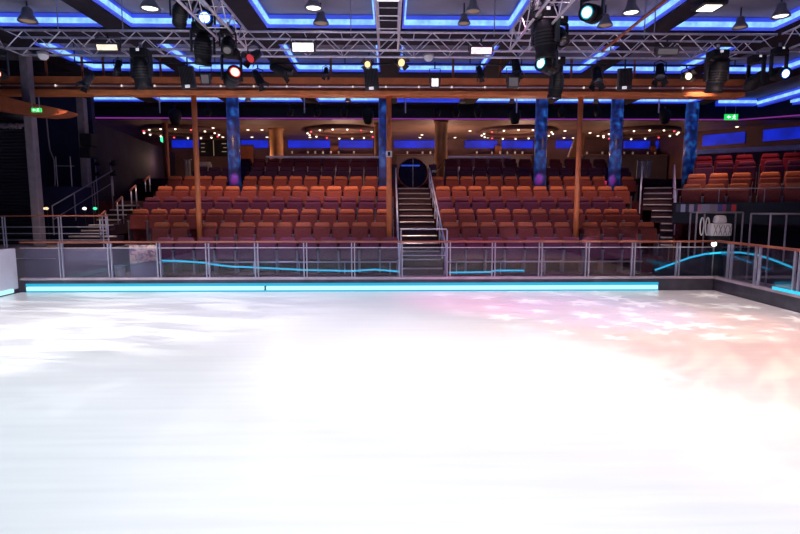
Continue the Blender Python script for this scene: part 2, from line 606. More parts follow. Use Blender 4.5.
# blue glowing wall bands at the back of the lounge, between the columns
zt, zb = P(400, 140.4, 30.9).z, P(400, 147.8, 30.9).z
for k, (x0, x1, lab) in enumerate(((172, 200, 'behind the first blue column'), (241, 268, 'beside the brown doorway strip'), (288, 330, 'under the ring with red bulbs'),
                               (339, 373, 'just before the middle pole'), (394, 447, 'above the round portal'), (465, 497, 'beyond the golden column'),
                               (502, 533, 'below the second ring of bulbs'), (556, 572, 'beside the slanting golden screen'), (624, 650, 'beyond the fourth blue column'), (656, 675, 'above the side stairs'))):
    a, c = P(x0, 145, 30.9).x, P(x1, 145, 30.9).x
    o = MB().rb(a, c, 30.86, 30.99, zb, zt, 0.02, 1).build('wall_light_band', 'band_blue')
    tag(o, f'blue glowing lounge wall band {lab}', 'light band', 'blue wall light bands in the lounge')
for (xa, xb, lab) in ((703, 745, 'beyond the last blue column'), (763, 830, 'nearest the picture edge above red seats')):
    # intersect the slanting wall
    def onwall(px):
        d = ray(px, 140)
        den = d.x * dW.y - d.y * dW.x
        s = ((WA.x - CAM.x) * dW.y - (WA.y - CAM.y) * dW.x) / den
        p = CAM + d * s
        return Vector((p.x, p.y, 0))
    a, c = onwall(xa) - nW * .05, onwall(xb) - nW * .05
    q = [a, c, c + nW * .045, a + nW * .045]
    zl, zh = 5.25, 5.78
    o = MB().hexa([p + Vector((0, 0, zl)) for p in q] + [p + Vector((0, 0, zh)) for p in q]).build('wall_light_band', 'band_blue')
    tag(o, 'slanting blue glowing wall band above the side seats, ' + lab, 'light band', 'blue wall light bands in the lounge')

# ------------------------------------------------------------------ seating terraces
ROW = {1: 15.0, 2: 15.95, 3: 16.9, 4: 17.8, 5: 18.75, 6: 21.4, 7: 22.35, 8: 23.3}
TOP = {1: 237, 2: 222, 3: 209, 4: 197, 5: 186, 6: 176, 7: 167, 8: 158.5}
SH = 1.0   # seat height
FZ = {k: P(390, TOP[k], ROW[k]).z - SH for k in ROW}
FZ[1] = max(FZ[1], FLZ + 0.02)


def seat_x(k, px):
    return P(px, TOP[k], ROW[k]).x


def terrace(x_ranges, name):
    b = MB()
    edges = {1: 14.55, 2: 15.35, 3: 16.3, 4: 17.22, 5: 18.15, 6: 19.15, 7: 21.75, 8: 22.7, 9: 23.9}
    for k in range(1, 9):
        x0, x1 = x_ranges[k]
        b.bb(x0, x1, edges[k], edges[k + 1] - 0.002, FLZ, FZ[k])
    return struct(b.build(name, 'maroon'))


SXL, SXR = 0.14, 1.62   # the middle stairs between the blocks
terrace({1: (-6.55, 0.18), 2: (-7.15, 0.18), 3: (-8.3, 0.18), 4: (-8.3, 0.18), 5: (-8.35, 0.18), 6: (-9.5, 0.18), 7: (-9.5, -0.3), 8: (-9.5, -0.3)}, 'seating_terrace_floor')
terrace({1: (1.62, 7.3), 2: (1.62, 7.98), 3: (1.6, 7.98), 4: (1.6, 7.92), 5: (1.6, 8.48), 6: (1.6, 9.1), 7: (1.9, 9.9), 8: (1.9, 9.9)}, 'seating_terrace_floor')
struct(MB().bb(-0.29, 1.89, 21.23, 23.9, FLZ, 2.895).build('stair_landing_floor', 'maroon'))

# ------------------------------------------------------------------ theatre seats
def make_seat(cloth, head):
    t = thing('theatre_seat', '', 'seat')
    tilt = Matrix.Translation((0, 0, 0.45)) @ Matrix.Rotation(R(-9), 4, 'X') @ Matrix.Translation((0, 0, -0.45))
    MB().rb(-0.255, 0.255, -0.02, 0.085, 0.40, 0.865, 0.035, 2, tilt).build('backrest', cloth, t)
    MB().rb(-0.250, 0.250, -0.045, 0.075, 0.85, 1.0, 0.045, 3, tilt, 0.88).build('headrest', head, t)
    fold = Matrix.Translation((0, -0.10, 0.36)) @ Matrix.Rotation(R(-7), 4, 'X')
    MB().rb(-0.262, 0.262, -0.06, 0.06, 0.0, 0.46, 0.04, 2, fold).build('seat', cloth, t)
    for s in (-1, 1):
        a = MB()
        a.bb(s * 0.274 - 0.008, s * 0.274 + 0.008, -0.19, 0.10, 0.0, 0.62)
        a.rb(s * 0.274 - 0.011, s * 0.274 + 0.011, -0.24, 0.12, 0.60, 0.645, 0.012, 1)
        a.build('armrest', 'seat_metal', t)
    return t


PROTO = {}
USED = {}


def seat(kind, loc, rotz, label, group, sx=1.0):
    names = {'orange': ('orange_seat', 'orange_head'), 'plum': ('purple_seat', 'purple_head'), 'dark': ('dark_seat', 'dark_head'), 'red': ('red_seat', 'red_head'), 'maroon': ('maroon_seat', 'maroon_seat')}
    if kind not in PROTO:
        PROTO[kind] = make_seat(*names[kind])
        t = PROTO[kind]
        t.location = loc
        t.rotation_euler = (0, 0, rotz)
        t.scale = (sx, 1, 1)
        t['label'] = label
        t['group'] = group
        return t
    return dup(PROTO[kind], loc, rotz, label, group, sx)


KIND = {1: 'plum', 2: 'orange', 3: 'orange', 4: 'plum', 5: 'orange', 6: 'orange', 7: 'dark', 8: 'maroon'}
CLR = {'orange': 'orange', 'plum': 'plum', 'dark': 'dark purple', 'red': 'red', 'maroon': 'dark maroon'}


def lin(a, b, n):
    return [a + (b - a) * i / (n - 1) for i in range(n)]


left = {1: lin(164.5, 390, 12), 2: [161, 180] + lin(208.5, 378.6, 10), 3: lin(139.2, 384.3, 14), 4: lin(151.6, 384.4, 14), 5: lin(164, 385, 14),
        6: [p for i, p in enumerate(lin(174.7, 371, 14)) if i != 4], 7: lin(199.4, 371, 13), 8: lin(245, 371, 10)}
right = {1: lin(456, 630, 10), 2: lin(451, 563, 7) + lin(591, 647.7, 4), 3: lin(448, 631, 11), 4: lin(445, 617, 11), 5: lin(443, 622, 12),
         6: [p for i, p in enumerate(lin(437.4, 629, 14)) if i not in (7, 12)], 7: lin(451, 624, 13), 8: lin(451, 600, 11.0 and 11)}
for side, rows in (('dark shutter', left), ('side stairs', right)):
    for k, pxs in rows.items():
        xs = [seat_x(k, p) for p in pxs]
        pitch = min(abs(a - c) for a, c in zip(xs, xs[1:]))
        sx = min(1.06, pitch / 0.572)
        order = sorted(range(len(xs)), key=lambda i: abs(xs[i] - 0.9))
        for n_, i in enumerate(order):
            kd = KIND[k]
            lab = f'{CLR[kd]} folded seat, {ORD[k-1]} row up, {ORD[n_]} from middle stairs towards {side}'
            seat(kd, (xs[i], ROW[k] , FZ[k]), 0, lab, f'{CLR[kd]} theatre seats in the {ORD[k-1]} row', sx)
# long bar under the front row, on legs
for (a, c, lab) in ((155, 399, 'towards the dark shutter'), (447, 640, 'towards the side stairs')):
    xa, xc = P(a, 260, 14.75).x, P(c, 260, 14.75).x
    t = thing('seat_rail', 'grey steel bar on legs along the front row, half ' + lab, 'rail', (xa, 14.62, FLZ))
    L = xc - xa
    MB().tube((0, 0, 0.40), (L, 0, 0.40), 0.022, 8).build('bar', 'chrome', t)
    nl = int(L / 1.15)
    for i in range(nl + 1):
        MB().tube((0.25 + i * (L - .5) / nl, 0.0, 0.0), (0.25 + i * (L - .5) / nl, 0.0, 0.39), 0.016, 6).build('leg', 'chrome', t)

# turned side block beyond the rink's corner
SA = R(-33)
dS = Vector((math.cos(SA), math.sin(SA), 0))
back = Vector((-math.sin(SA), math.cos(SA), 0))
base0 = P(692, 184, 15.6)
side_rows = [('orange', 692, 184, 15.6, 8), ('orange', 697, 173.5, 16.5, 8), ('plum', 704, 162.5, 17.4, 8), ('red', 704, 156, 18.3, 8)]
SFZ = []
for k, (kd, px, py, Y, n_) in enumerate(side_rows):
    p0 = P(px, py, Y)
    SFZ.append((p0, p0.z - SH))
    for i in range(n_):
        q = p0 + dS * (0.585 * i + (0.12 if i > 2 else 0))
        lab = f'{CLR[kd]} folded seat in raised side block, {ORD[k]} row up, {ORD[i]} from side stairs'
        seat(kd, (q.x, q.y, p0.z - SH), SA, lab, f'{CLR[kd]} theatre seats of the side block, {ORD[k]} row', 1.0)
b = MB()
for k, (p0, fz) in enumerate(SFZ):
    f0 = p0 - back * 0.42 - dS * 0.40
    e = f0 + dS * 6.5
    bk = 0.93 if k < 3 else 1.6
    q = [f0, e, e + back * bk, f0 + back * bk]
    q = [Vector((v.x, v.y, 0)) for v in q]
    b.hexa([v + Vector((0, 0, fz - 0.16 - (0.35 if k else 0))) for v in q] + [v + Vector((0, 0, fz)) for v in q])
struct(b.build('side_terrace_floor', 'terrace_front'))
# parapet, its striped banner, railing
p0, fz = SFZ[0]
f0 = p0 - back * 0.46 - dS * 0.42
f0.z = fz
t = thing('side_parapet', 'dark violet parapet below the raised side seats', 'parapet', f0, SA)
MB().bb(0, 6.4, -0.05, 0.03, -0.12, 0.46).build('parapet_panel', 'bulkhead', t)
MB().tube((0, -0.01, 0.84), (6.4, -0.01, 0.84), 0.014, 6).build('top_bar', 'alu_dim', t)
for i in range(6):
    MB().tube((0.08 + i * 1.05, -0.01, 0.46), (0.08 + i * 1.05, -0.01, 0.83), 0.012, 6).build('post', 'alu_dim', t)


def banner_mat():
    m, nt, bs = principled('striped_banner')
    tc = nt.nodes.new('ShaderNodeTexCoord')
    sx = nt.nodes.new('ShaderNodeSeparateXYZ')
    nt.links.new(tc.outputs['Object'], sx.inputs[0])
    mu = nt.nodes.new('ShaderNodeMath')
    mu.operation = 'MULTIPLY'
    mu.inputs[1].default_value = 0.66
    nt.links.new(sx.outputs['X'], mu.inputs[0])
    r = nt.nodes.new('ShaderNodeValToRGB')
    r.color_ramp.interpolation = 'CONSTANT'
    cols = [(0.0, (.05, .05, .09)), (.08, (.40, .44, .62)), (.16, (.04, .04, .08)), (.22, (.42, .40, .52)), (.30, (.05, .05, .12)), (.36, (.45, .20, .30)), (.42, (.38, .38, .5)),
            (.56, (.30, .27, .36)), (.68, (.10, .12, .4)), (.76, (.40, .10, .2)), (.82, (.05, .05, .10)), (.90, (.65, .05, .06)), (.97, (.04, .04, .08))]
    while len(r.color_ramp.elements) < len(cols):
        r.color_ramp.elements.new(0.5)
    for e, (p, c) in zip(r.color_ramp.elements, cols):
        e.position = p
        e.color = c + (1,)
    nt.links.new(mu.outputs[0], r.inputs['Fac'])
    nt.links.new(r.outputs['Color'], bs.inputs['Base Color'])
    bs.inputs['Roughness'].default_value = 0.7
    return m


o = MB().bb(0, 1.5, -0.004, 0.004, 0, 0.22).build('striped_banner', banner_mat(), None)
o.location = f0 + dS * 0.08 - back * 0.06 + Vector((0, 0, 0.19))
o.rotation_euler = (0, 0, SA)
tag(o, 'white, blue and red striped banner on the parapet under the side seats', 'banner')
# dark wall and frames under the raised block
b = MB()
q0 = f0 + back * 1.5 + dS * 1.15
q = [q0 - dS * .2, q0 + dS * 6.5, q0 + dS * 6.5 + back * .1, q0 - dS * .2 + back * .1]
b.hexa([Vector((v.x, v.y, FLZ)) for v in q] + [Vector((v.x, v.y, fz - .2)) for v in q])
struct(b.build('wall_undercroft', 'bulkhead'))


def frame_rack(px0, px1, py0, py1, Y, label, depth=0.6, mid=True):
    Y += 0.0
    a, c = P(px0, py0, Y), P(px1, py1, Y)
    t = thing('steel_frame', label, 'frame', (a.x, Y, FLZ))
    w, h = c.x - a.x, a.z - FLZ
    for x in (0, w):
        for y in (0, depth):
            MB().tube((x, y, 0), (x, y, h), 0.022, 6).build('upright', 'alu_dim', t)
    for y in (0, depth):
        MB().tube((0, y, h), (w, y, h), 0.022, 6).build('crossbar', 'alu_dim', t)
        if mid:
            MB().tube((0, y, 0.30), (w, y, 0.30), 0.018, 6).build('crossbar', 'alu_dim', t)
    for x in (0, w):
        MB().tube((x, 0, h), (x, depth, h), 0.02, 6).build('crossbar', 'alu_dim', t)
    return t


frame_rack(697, 741, 212.5, 242, 14.22, 'grey steel tube frame around the white machine under the side seats', 0.3)
t = frame_rack(771, 806, 214, 244, 12.6, 'bronze steel tube frame nearest the picture edge under the side seats', 0.7, False)
# white machine standing in the frame
t = thing('white_machine', 'white rink machine with rounded top inside the grey steel frame', 'machine', (P(719, 236, 14.38).x, 14.38, FLZ))
MB().rb(-0.27, 0.27, -0.09, 0.10, 0.10, 1.12, 0.03, 1).build('chassis', 'black_metal', t)
MB().rb(-0.29, 0.29, -0.11, 0.12, 1.125, 1.46, 0.04, 2).build('body', 'white', t)
MB().rb(-0.17, 0.17, -0.09, 0.11, 1.465, 1.68, 0.06, 3, None, 0.75).build('hood', 'white', t)
b = MB()
for i in range(4):
    b.tube((-0.22 + i * .13, -0.118, 1.16), (-0.13 + i * .13, -0.118, 1.42), 0.010, 5)
    b.tube((-0.13 + i * .13, -0.118, 1.16), (-0.22 + i * .13, -0.118, 1.42), 0.010, 5)
b.build('lattice', 'grey', t)
for q in (-1, 1):
    MB().lathe([(0.09, -0.03), (0.10, 0), (0.09, 0.03)], 14, Matrix.Translation((q * 0.2, 0, 0.10)) @ Matrix.Rotation(PI / 2, 4, 'Y')).build('wheel', 'black', t)
t = thing('coiled_hose_stand', 'pair of white coiled hoses on a stand beside the white machine', 'hose', (P(705, 236, 14.38).x, 14.38, FLZ))
MB().tube((0, 0.08, 0), (0, 0.08, 1.72), 0.02, 6).build('stand', 'alu_dim', t)
for q in (-0.085, 0.065):
    pts = [(q + 0.05 * math.cos(a), 0.03, 1.38 + 0.24 * math.sin(a)) for a in [2 * PI * i / 20 for i in range(21)]]
    MB().path(pts, 0.018, 6).build('hose', 'white', t)
o = MB().rb(-0.18, 0.18, -0.2, 0.2, 0, 0.42, 0.03, 2).build('blue_crate', 'navy', None, (P(668, 240, 14.6).x - .12, 14.6, FLZ))
tag(o, 'small dark blue crate on the floor at the foot of side stairs', 'crate')


# ------------------------------------------------------------------ stairs
def staircase(name, label, p, rotz, n, rise, run, width, z0):
    t = thing(name, label, 'stairs', p, rotz)
    for i in range(n):
        st = MB().bb(0, width, i * run, n * run, i * rise, (i + 1) * rise).build('step', 'tread', t)
        MB().rb(0.02, width - 0.02, i * run - 0.035, i * run + 0.03, (i + 1) * rise - 0.03, (i + 1) * rise + 0.012, 0.012, 1).build('nosing', 'nosing', st)
    return t


def stair_rail(label, pts_bottom, h, m='rail_blue', every=1):
    a = Vector(pts_bottom[0])
    t = thing('stair_handrail', label, 'handrail', a)
    q = [Vector(p) - a for p in pts_bottom]
    U = Vector((0, 0, 1))
    MB().path([p + U * h for p in q], 0.024, 8).build('top_rail', m, t)
    MB().path([p + U * (h * 0.55) for p in q], 0.012, 6).build('mid_rail', m, t)
    for p in q:
        MB().tube(p, p + U * h, 0.018, 6).build('post', m, t)
    return t


sx0, sx1 = 0.30, 1.50
n = 13
y0 = 14.85
zb0 = FLZ
STOP = 2.90
run = 0.49
rise = (STOP - zb0) / n
y1s = y0 + n * run
staircase('middle_staircase', 'maroon middle stairs with bright steel nosings climbing to the round portal', (sx0, y0, zb0), 0, n, rise, run, sx1 - sx0, zb0)
for x, lab in ((0.235, 'pale steel handrail of the middle stairs beside the middle pole'), (1.555, 'pale steel handrail of the middle stairs opposite the middle pole')):
    pts = [(x, y0 + 0.02 + (y1s - y0) * i / 7, zb0 + (STOP - zb0) * i / 7 + (0.04 if i == 0 else 0)) for i in range(8)]
    stair_rail(lab, pts, 0.80)
# gate in front of the stairs
ga, gb = P(401, 229, 14.55), P(447, 229, 14.55)
t = thing('stair_gate', 'pink-lit steel hoop gate across the foot of the middle stairs', 'gate', (ga.x, 14.5, FLZ))
w = gb.x - ga.x
h = ga.z - FLZ
MB().path([(0, 0, 0), (0, 0, h - .05), (0.02, 0, h), (w - .02, 0, h), (w, 0, h - .05), (w, 0, 0)], 0.02, 8).build('hoop', 'alu', t)
MB().tube((0.01, 0, h * 0.45), (w - 0.01, 0, h * 0.45), 0.014, 6).build('crossbar', 'alu', t)

# round portal at the head of the stairs
c = P(413, 173, 21.6)
t = thing('round_portal', 'round dark glass portal with thin bronze rim at the head of middle stairs', 'portal', (c.x, 21.7, c.z))
RR = 14.2 / F * 21.6
mx = Matrix.Rotation(PI / 2, 4, 'X')
MB().lathe([(RR, -0.08), (RR + 0.03, -0.08), (RR + 0.03, 0.08), (RR, 0.08), (RR, -0.08)], 40, mx, False).build('rim', 'rail_wood', t)
MB().lathe([(RR, -0.02), (RR, 0.02)], 40, mx).build('pane', 'glass_dark', t)
MB().bb(-0.015, 0.015, -0.05, -0.022, -RR, RR).build('door_seam', 'alu_dim', t)
hw = math.sqrt(RR * RR - 0.3 * 0.3)
MB().bb(-hw * .95, hw * .55, -0.03, -0.021, 0.27, 0.33).build('reflected_band', 'band_reflect', t)  # blue reflection painted on the pane as a glowing strip
MB().bb(-hw, hw, 0.03, 0.10, -RR * 1.02, -RR * 0.9).build('sill_plate', 'terrace_front', t)
# wall pieces flanking the portal
b = MB()
b.bb(-0.28, c.x - RR - .06, 21.72, 21.85, STOP + .001, c.z + 0.35)
b.bb(c.x + RR + .06, 1.88, 21.72, 21.85, STOP + .001, c.z + 0.35)
struct(b.build('wall_portal', 'violet_wall'))

# side stairs (turned)
sp = Vector((7.50, 15.9, 0.9))
sa = R(-26)
SST = 2.87
dd = Vector((math.cos(sa), math.sin(sa), 0))
ud = Vector((-math.sin(sa), math.cos(sa), 0))
t = thing('side_staircase', 'maroon side stairs with steel nosings between main and side seats', 'stairs', sp, sa)
for i in range(10):
    rs = (SST - 0.9) / 10
    x0 = 0.57 if i < 4 else (0.3 if i < 6 else 0.02)
    st = MB().bb(x0, 0.92, i * 0.40, 4.0, FLZ - 0.9 if i == 0 else i * rs, (i + 1) * rs).build('step', 'tread', t)
    MB().rb(x0 + .01, 0.91, i * 0.40 - 0.04, i * 0.40 + 0.03, (i + 1) * rs - 0.032, (i + 1) * rs + 0.012, 0.012, 1).build('nosing', 'nosing', st)
pts = [sp + dd * 0.97 + ud * (0.9 + 3.1 * i / 4) + Vector((0, 0, (SST - .9) * (0.9 + 3.1 * i / 4) / 4.0)) for i in range(5)]
stair_rail('pale steel handrail of the side stairs next to side seats', pts, 0.80)
pts = [sp - dd * 0.06 + ud * (2.2 + 1.8 * i / 3) + Vector((0, 0, (SST - .9) * (2.2 + 1.8 * i / 3) / 4.0)) for i in range(4)]
stair_rail('pale steel handrail of the side stairs next to main seats', pts, 0.80)
q = [sp + ud * 4.01 + dd * 0.02, sp + ud * 4.01 + dd * 2.3, sp + ud * 8 + dd * 2.3, sp + ud * 8 + dd * .02]
struct(MB().hexa([Vector((v.x, v.y, FLZ)) for v in q] + [Vector((v.x, v.y, SST - .003)) for v in q]).build('side_landing_floor', 'maroon'))
# orange-topped guard rails on the side stairs' foot
t = thing('bronze_guard_rail', 'slanting bronze guard rail at the foot of the side stairs', 'handrail', Vector((8.05, 15.2, FLZ)))
MB().path([(0, 0, 0), (0, 0, 0.75), (0.25, 0.2, 1.0), (0.25, 0.2, 0)], 0.016, 6).build('hoop', 'rail_wood', t)

# ------------------------------------------------------------------ barrier round the rink
base_z0, base_z1 = 0.0, P(400, 279.6, FY).z
led_z = (P(400, 291.3, FY).z, P(400, 283.8, FY).z)
ledge_z = P(400, 277.3, FY).z
top_z = P(400, 241.8, FY).z
thin_z = P(400, 247.8, FY).z
t = thing('rink_barrier', 'long glass barrier with steel posts and wooden handrail along the far ice edge', 'barrier', (0, FY, 0))
MB().bb(XL, XR, 0.02, 0.16, 0.0, base_z1).build('kickboard', 'base_dark', t)
MB().rb(XL, XR, -0.01, 0.18, base_z1 + .001, ledge_z, 0.015, 1).build('ledge', 'ledge', t)
MB().rb(XL + .02, XR, 0.05, 0.12, top_z - 0.03, top_z + 0.02, 0.015, 2).build('handrail', 'rail_wood', t)
MB().tube((XL + .02, 0.07, thin_z), (XR, 0.07, thin_z), 0.011, 6).build('thin_rail', 'alu', t)
posts = [60, 109, 158, 207, 256, 305, 353, 401, 449, 494, 541, 588, 634, 679]
px_edges = [XL + 0.05] + [P(p, 262, FY).x for p in posts] + [XR - 0.05]
for x in px_edges[1:-1]:
    for s in (-0.038, 0.038):
        MB().bb(x + s - 0.013, x + s + 0.013, 0.04, 0.10, ledge_z, top_z - 0.03).build('post', 'chrome', t)
for a, c in zip(px_edges, px_edges[1:]):
    MB().bb(a + 0.06, c - 0.06, 0.082, 0.09, ledge_z + 0.005, thin_z - 0.01).build('glass_panel', 'glass', t)
# the cyan light tubes at its foot
for (a, c, lab) in ((27.5, 264.5, 'the shorter one ending before the middle stairs'), (266.5, 657, 'the longer one passing the middle stairs')):
    xa, xc = P(a, 288, FY).x, P(c, 288, FY).x
    t = thing('led_tube', 'cyan LED tube at foot of far barrier, ' + lab, 'light tube', (xa, FY - 0.02, (led_z[0] + led_z[1]) / 2), 0, 'LED tubes of the far barrier')
    L = xc - xa
    hh = (led_z[1] - led_z[0]) / 2
    MB().rb(0.0, L, -0.05, 0.035, -hh * 0.55, hh * 0.55, 0.02, 2).build('tube', 'led_cyan', t)
    MB().bb(-0.02, L + 0.02, -0.01, 0.038, -hh * 1.0, -hh * 0.56).build('halo_edge', 'led_cyan_glow', t)  # cyan glow beside the tube put in as emitting strips
    MB().bb(-0.02, L + 0.02, -0.01, 0.038, hh * 0.56, hh * 1.25).build('halo_edge', 'led_cyan_glow', t)
# side barrier beyond the corner
t = thing('side_barrier', 'glass barrier with wide steel posts running forward from the rink corner', 'barrier', (XR, 0, 0))
MB().bb(0.02, 0.18, 7.0, FY + .16, 0.0, base_z1).build('kickboard', 'base_dark', t)
MB().bb(-0.01, 0.19, 7.0, FY + .16, base_z1 + .001, ledge_z).build('ledge', 'ledge', t)
MB().rb(0.05, 0.12, 7.0, FY + .1, top_z - 0.03, top_z + 0.03, 0.015, 2).build('handrail', 'rail_wood', t)
ys = []
for p in (729, 757, 797):
    d = ray(p, 260)
    ys.append(d.y * (XR + .05) / d.x)
ys += [ys[-1] - 1.25, ys[-1] - 2.5]
for y in ys:
    for q in (-0.07, 0.07):
        MB().bb(0.05, 0.09, y + q - 0.028, y + q + 0.028, ledge_z, top_z - 0.03).build('post', 'chrome', t)
for a, c in zip([FY] + ys, ys):
    MB().bb(0.07, 0.078, c + 0.11, a - 0.11, ledge_z + .005, top_z - 0.05).build('glass_panel', 'glass', t)
o = MB().rb(XR + 0.0, XR + 0.045, 10.3, 11.75, ledge_z + 0.001, ledge_z + 0.065, 0.01, 1).build('led_tube', 'cyan_reflect')
# cyan reflection added as a glowing bar on the side ledge
tag(o, 'short cyan reflection bar on the side barrier ledge near the picture edge', 'light tube')
# white boards on the other side
t = thing('white_barrier', 'white rink board with cyan lit foot at the picture edge', 'barrier', (XL, 0, 0))
tz = P(12, 248.5, 13.75).z
MB().rb(-0.16, -0.02, 7.0, FY - .02, 0.10, tz, 0.03, 2).build('board', 'white_board', t)
MB().bb(-0.14, -0.04, 7.0, FY - .02, 0.0, 0.10).build('kickboard', 'base_dark', t)
MB().rb(-0.03, 0.02, 7.0, FY - .25, 0.03, 0.14, 0.02, 1).build('led_tube', 'led_cyan', t)
# lamp reflection near the rink corner, put in as a glowing globe
c = P(714, 244, 14.13)
t = thing('corner_reflection', 'small round lamp reflection built as a glowing globe near the rink corner', 'lamp', (c.x, 14.13, FLZ))
MB().tube((0, 0, 0), (0, 0, c.z - FLZ - .06), 0.02, 8).build('stem', 'alu_dim', t)
MB().lathe([(0.01, -0.07), (0.05, -0.05), (0.07, 0), (0.05, 0.05), (0.01, 0.07)], 14, Matrix.Translation((0, 0, c.z - FLZ))).build('globe', 'bulb_white', t)

# cyan LED reflections in the glass, put in as glowing tubes
for pts, lab in (([(160, 260.5), (180, 261), (207, 263)], 'short piece beside the mottled panel'),
                 ([(207, 263.5), (230, 266.5), (256, 267.5), (305, 270), (353, 271), (375, 269.5), (399, 271.5)], 'long wavy piece before the middle stairs'),
                 ([(449, 272.5), (490, 272), (495, 270.5), (524, 270.5)], 'short piece just past the middle stairs')):
    p3 = [P(x, y, 14.42) for x, y in pts]
    for p in p3:
        p.z = max(p.z, FLZ + 0.015)
    o = MB().path(p3, 0.022, 8).build('reflection_tube', 'cyan_reflect')
    tag(o, 'tube for a cyan LED reflection in glass, ' + lab, 'reflection line', 'cyan reflection lines in the glass')
p3 = [P(x, y, Y) for x, y, Y in ((655, 270, 14.11), (672, 264, 14.11), (690, 257.5, 14.11), (705, 254, 14.11), (722, 252.5, 14.10), (740, 252.5, 14.0), (757, 255, 13.55), (772, 259.5, 13.0), (795, 268.5, 12.4))]
o = MB().path(p3, 0.025, 8).build('reflection_tube', 'cyan_reflect')
tag(o, 'curved tube for a cyan LED reflection sweeping round behind the rink corner', 'reflection line', 'cyan reflection lines in the glass')
# low dark skirt added under that curved reflection tube
b = MB()
for A_, B_ in zip(p3, p3[1:]):
    bk = Vector((0.03, 0.035, 0))
    q = [A_ + bk, B_ + bk, B_ + bk * 2, A_ + bk * 2]
    b.hexa([Vector((v.x, v.y, FLZ)) for v in q] + [Vector((v.x, v.y, v.z + .03)) for v in q])
tag(b.build('curved_skirt_board', 'bulkhead'), 'low dark curved board behind the barrier under the cyan reflection tube', 'board')

# ------------------------------------------------------------------ platform, stairs and walls by the dark shutter
plz = P(60, 248.5, 14.65).z
pf = 14.65
xr = P(110, 260, pf).x
t = thing('side_platform', 'grey panelled platform behind the barrier beneath the railing', 'platform', (0, pf, FLZ))
hpl = plz - FLZ
MB().bb(-12.5, xr, 0.0, 1.6, hpl - 0.06, hpl).build('deck', 'floor', t)
for a, c in ((-12.4, P(59, 260, pf).x - .02), (P(59, 260, pf).x + .02, xr)):
    MB().bb(a, c, 0.0, 0.05, 0.0, hpl - 0.062).build('front_panel', 'panel_grey', t)
MB().bb(-12.4, xr - .02, 0.051, 1.6, 0.0, hpl - .062).build('side_panel', 'panel_grey', t)
MB().tube((-12.4, -0.012, P(60, 258.5, pf).z - FLZ), (P(56, 258.5, pf).x, -0.012, P(60, 258.5, pf).z - FLZ), 0.012, 6).build('trim_strip', 'alu', t)
# railing on the platform
a, c = P(-30, 216, 14.75), P(108, 216, 14.75)
t = thing('platform_railing', 'steel railing with wooden handrail on the platform before the dark shutter', 'railing', (a.x, 14.75, plz))
L = c.x - a.x
h = a.z - plz
MB().tube((0, 0, h), (L, 0, h), 0.022, 8).build('handrail', 'rail_wood', t)
for py in (227, 233.5, 240):
    z = P(50, py, 14.75).z - plz
    MB().tube((0, 0, z), (L, 0, z), 0.011, 6).build('bar', 'chrome', t)
for p in (3, 5.5, 59, 61.5, 103, 108):
    x = P(p, 230, 14.75).x - a.x
    MB().tube((x, 0, 0), (x, 0, h), 0.018, 6).build('post', 'chrome', t)
# steps from the platform up along the block
stz = [(247, 14.85, 64, 106), (239.5, 15.15, 66, 107), (232, 15.5, 84, 107), (225, 15.85, 92, 109)]
t = thing('shutter_side_stairs', 'maroon stairs with lit nosings climbing beside the dark wall', 'stairs', (-9.3, 15.0, plz))
prev = 15.3
nst = 9
for i in range(nst):
    zz = (FZ[6] - plz) / nst
    yy = i * 0.42
    x0 = 0.1 + (0.0 if i < 2 else 0.12)
    st = MB().bb(x0, 1.0 if i > 1 else 1.5, yy, nst * 0.42 if i > 1 else 0.80, i * zz, (i + 1) * zz - .001).build('step', 'tread', t)
    if i < 8:
        MB().rb(x0 + .02, (1.0 if i > 1 else 1.5) - .02, yy - 0.04, yy + 0.03, (i + 1) * zz - 0.035, (i + 1) * zz + 0.01, 0.012, 1).build('nosing', 'nosing', st)
struct(MB().bb(-12.0, -8.45, 18.9, 19.25, FLZ, FZ[6]).build('stair_head_floor', 'maroon'))
# short sloped handrails
for i, (px, py0, py1, Y) in enumerate(((104, 213, 240, 15.4), (121, 198.5, 224, 16.7), (134.5, 187, 210, 17.8), (148, 177.5, 192, 19.2))):
    p = P(px, py1, Y)
    tp = P(px, py0, Y)
    hh = tp.z - p.z
    t = thing('short_handrail', f'short sloping handrail with orange top and two posts, {ORD[i]} up the dark stairs', 'handrail', p, 0, 'short handrails up the dark stairs')
    MB().tube((-0.09, -0.06, hh - 0.13), (0.07, 0.06, hh + .06), 0.034, 8).build('top_rail', 'rail_wood', t)
    MB().tube((-0.06, -0.04, 0), (-0.06, -0.04, hh - 0.10), 0.022, 8).build('post', 'chrome', t)
    MB().tube((0.06, 0.05, 0), (0.06, 0.05, hh + .04), 0.022, 8).build('post', 'chrome', t)
# mottled panel and bin
a, c = P(129, 245, 14.5), P(157, 245, 14.5)
t = thing('mottled_panel', 'mottled beige and mauve stone panel below the end of the front rows', 'panel', (a.x, 14.5, FLZ))
zt_ = a.z - FLZ
b = MB()
w = c.x - a.x
zlo = P(130, 264, 14.5).z - FLZ
b.prism([(0, 0, zlo), (w, 0, zlo + .10), (w, 0, zt_), (0, 0, zt_)], (0, 0.05, 0)).build('stone_face', 'marble', t)
b = MB()
b.prism([(0, 0.0, 0.0), (w, 0.0, 0.0), (w, 0.0, zlo + .095), (0, 0.0, zlo - .005)], (0, 0.05, 0)).build('plinth', 'panel_grey', t)
c = P(120, 275, 14.35)
t = thing('floor_bin', 'small pale grey bin on the floor beside the mottled panel', 'bin', (c.x, 14.38, FLZ))
MB().lathe([(0.10, 0), (0.13, 0.30), (0.14, 0.31), (0.13, 0.31), (0.12, 0.02)], 18).build('body', 'white', t)
MB().lathe([(0.145, 0.312), (0.145, 0.34), (0.06, 0.36), (0.0001, 0.36)], 18).build('lid', 'grey', t)
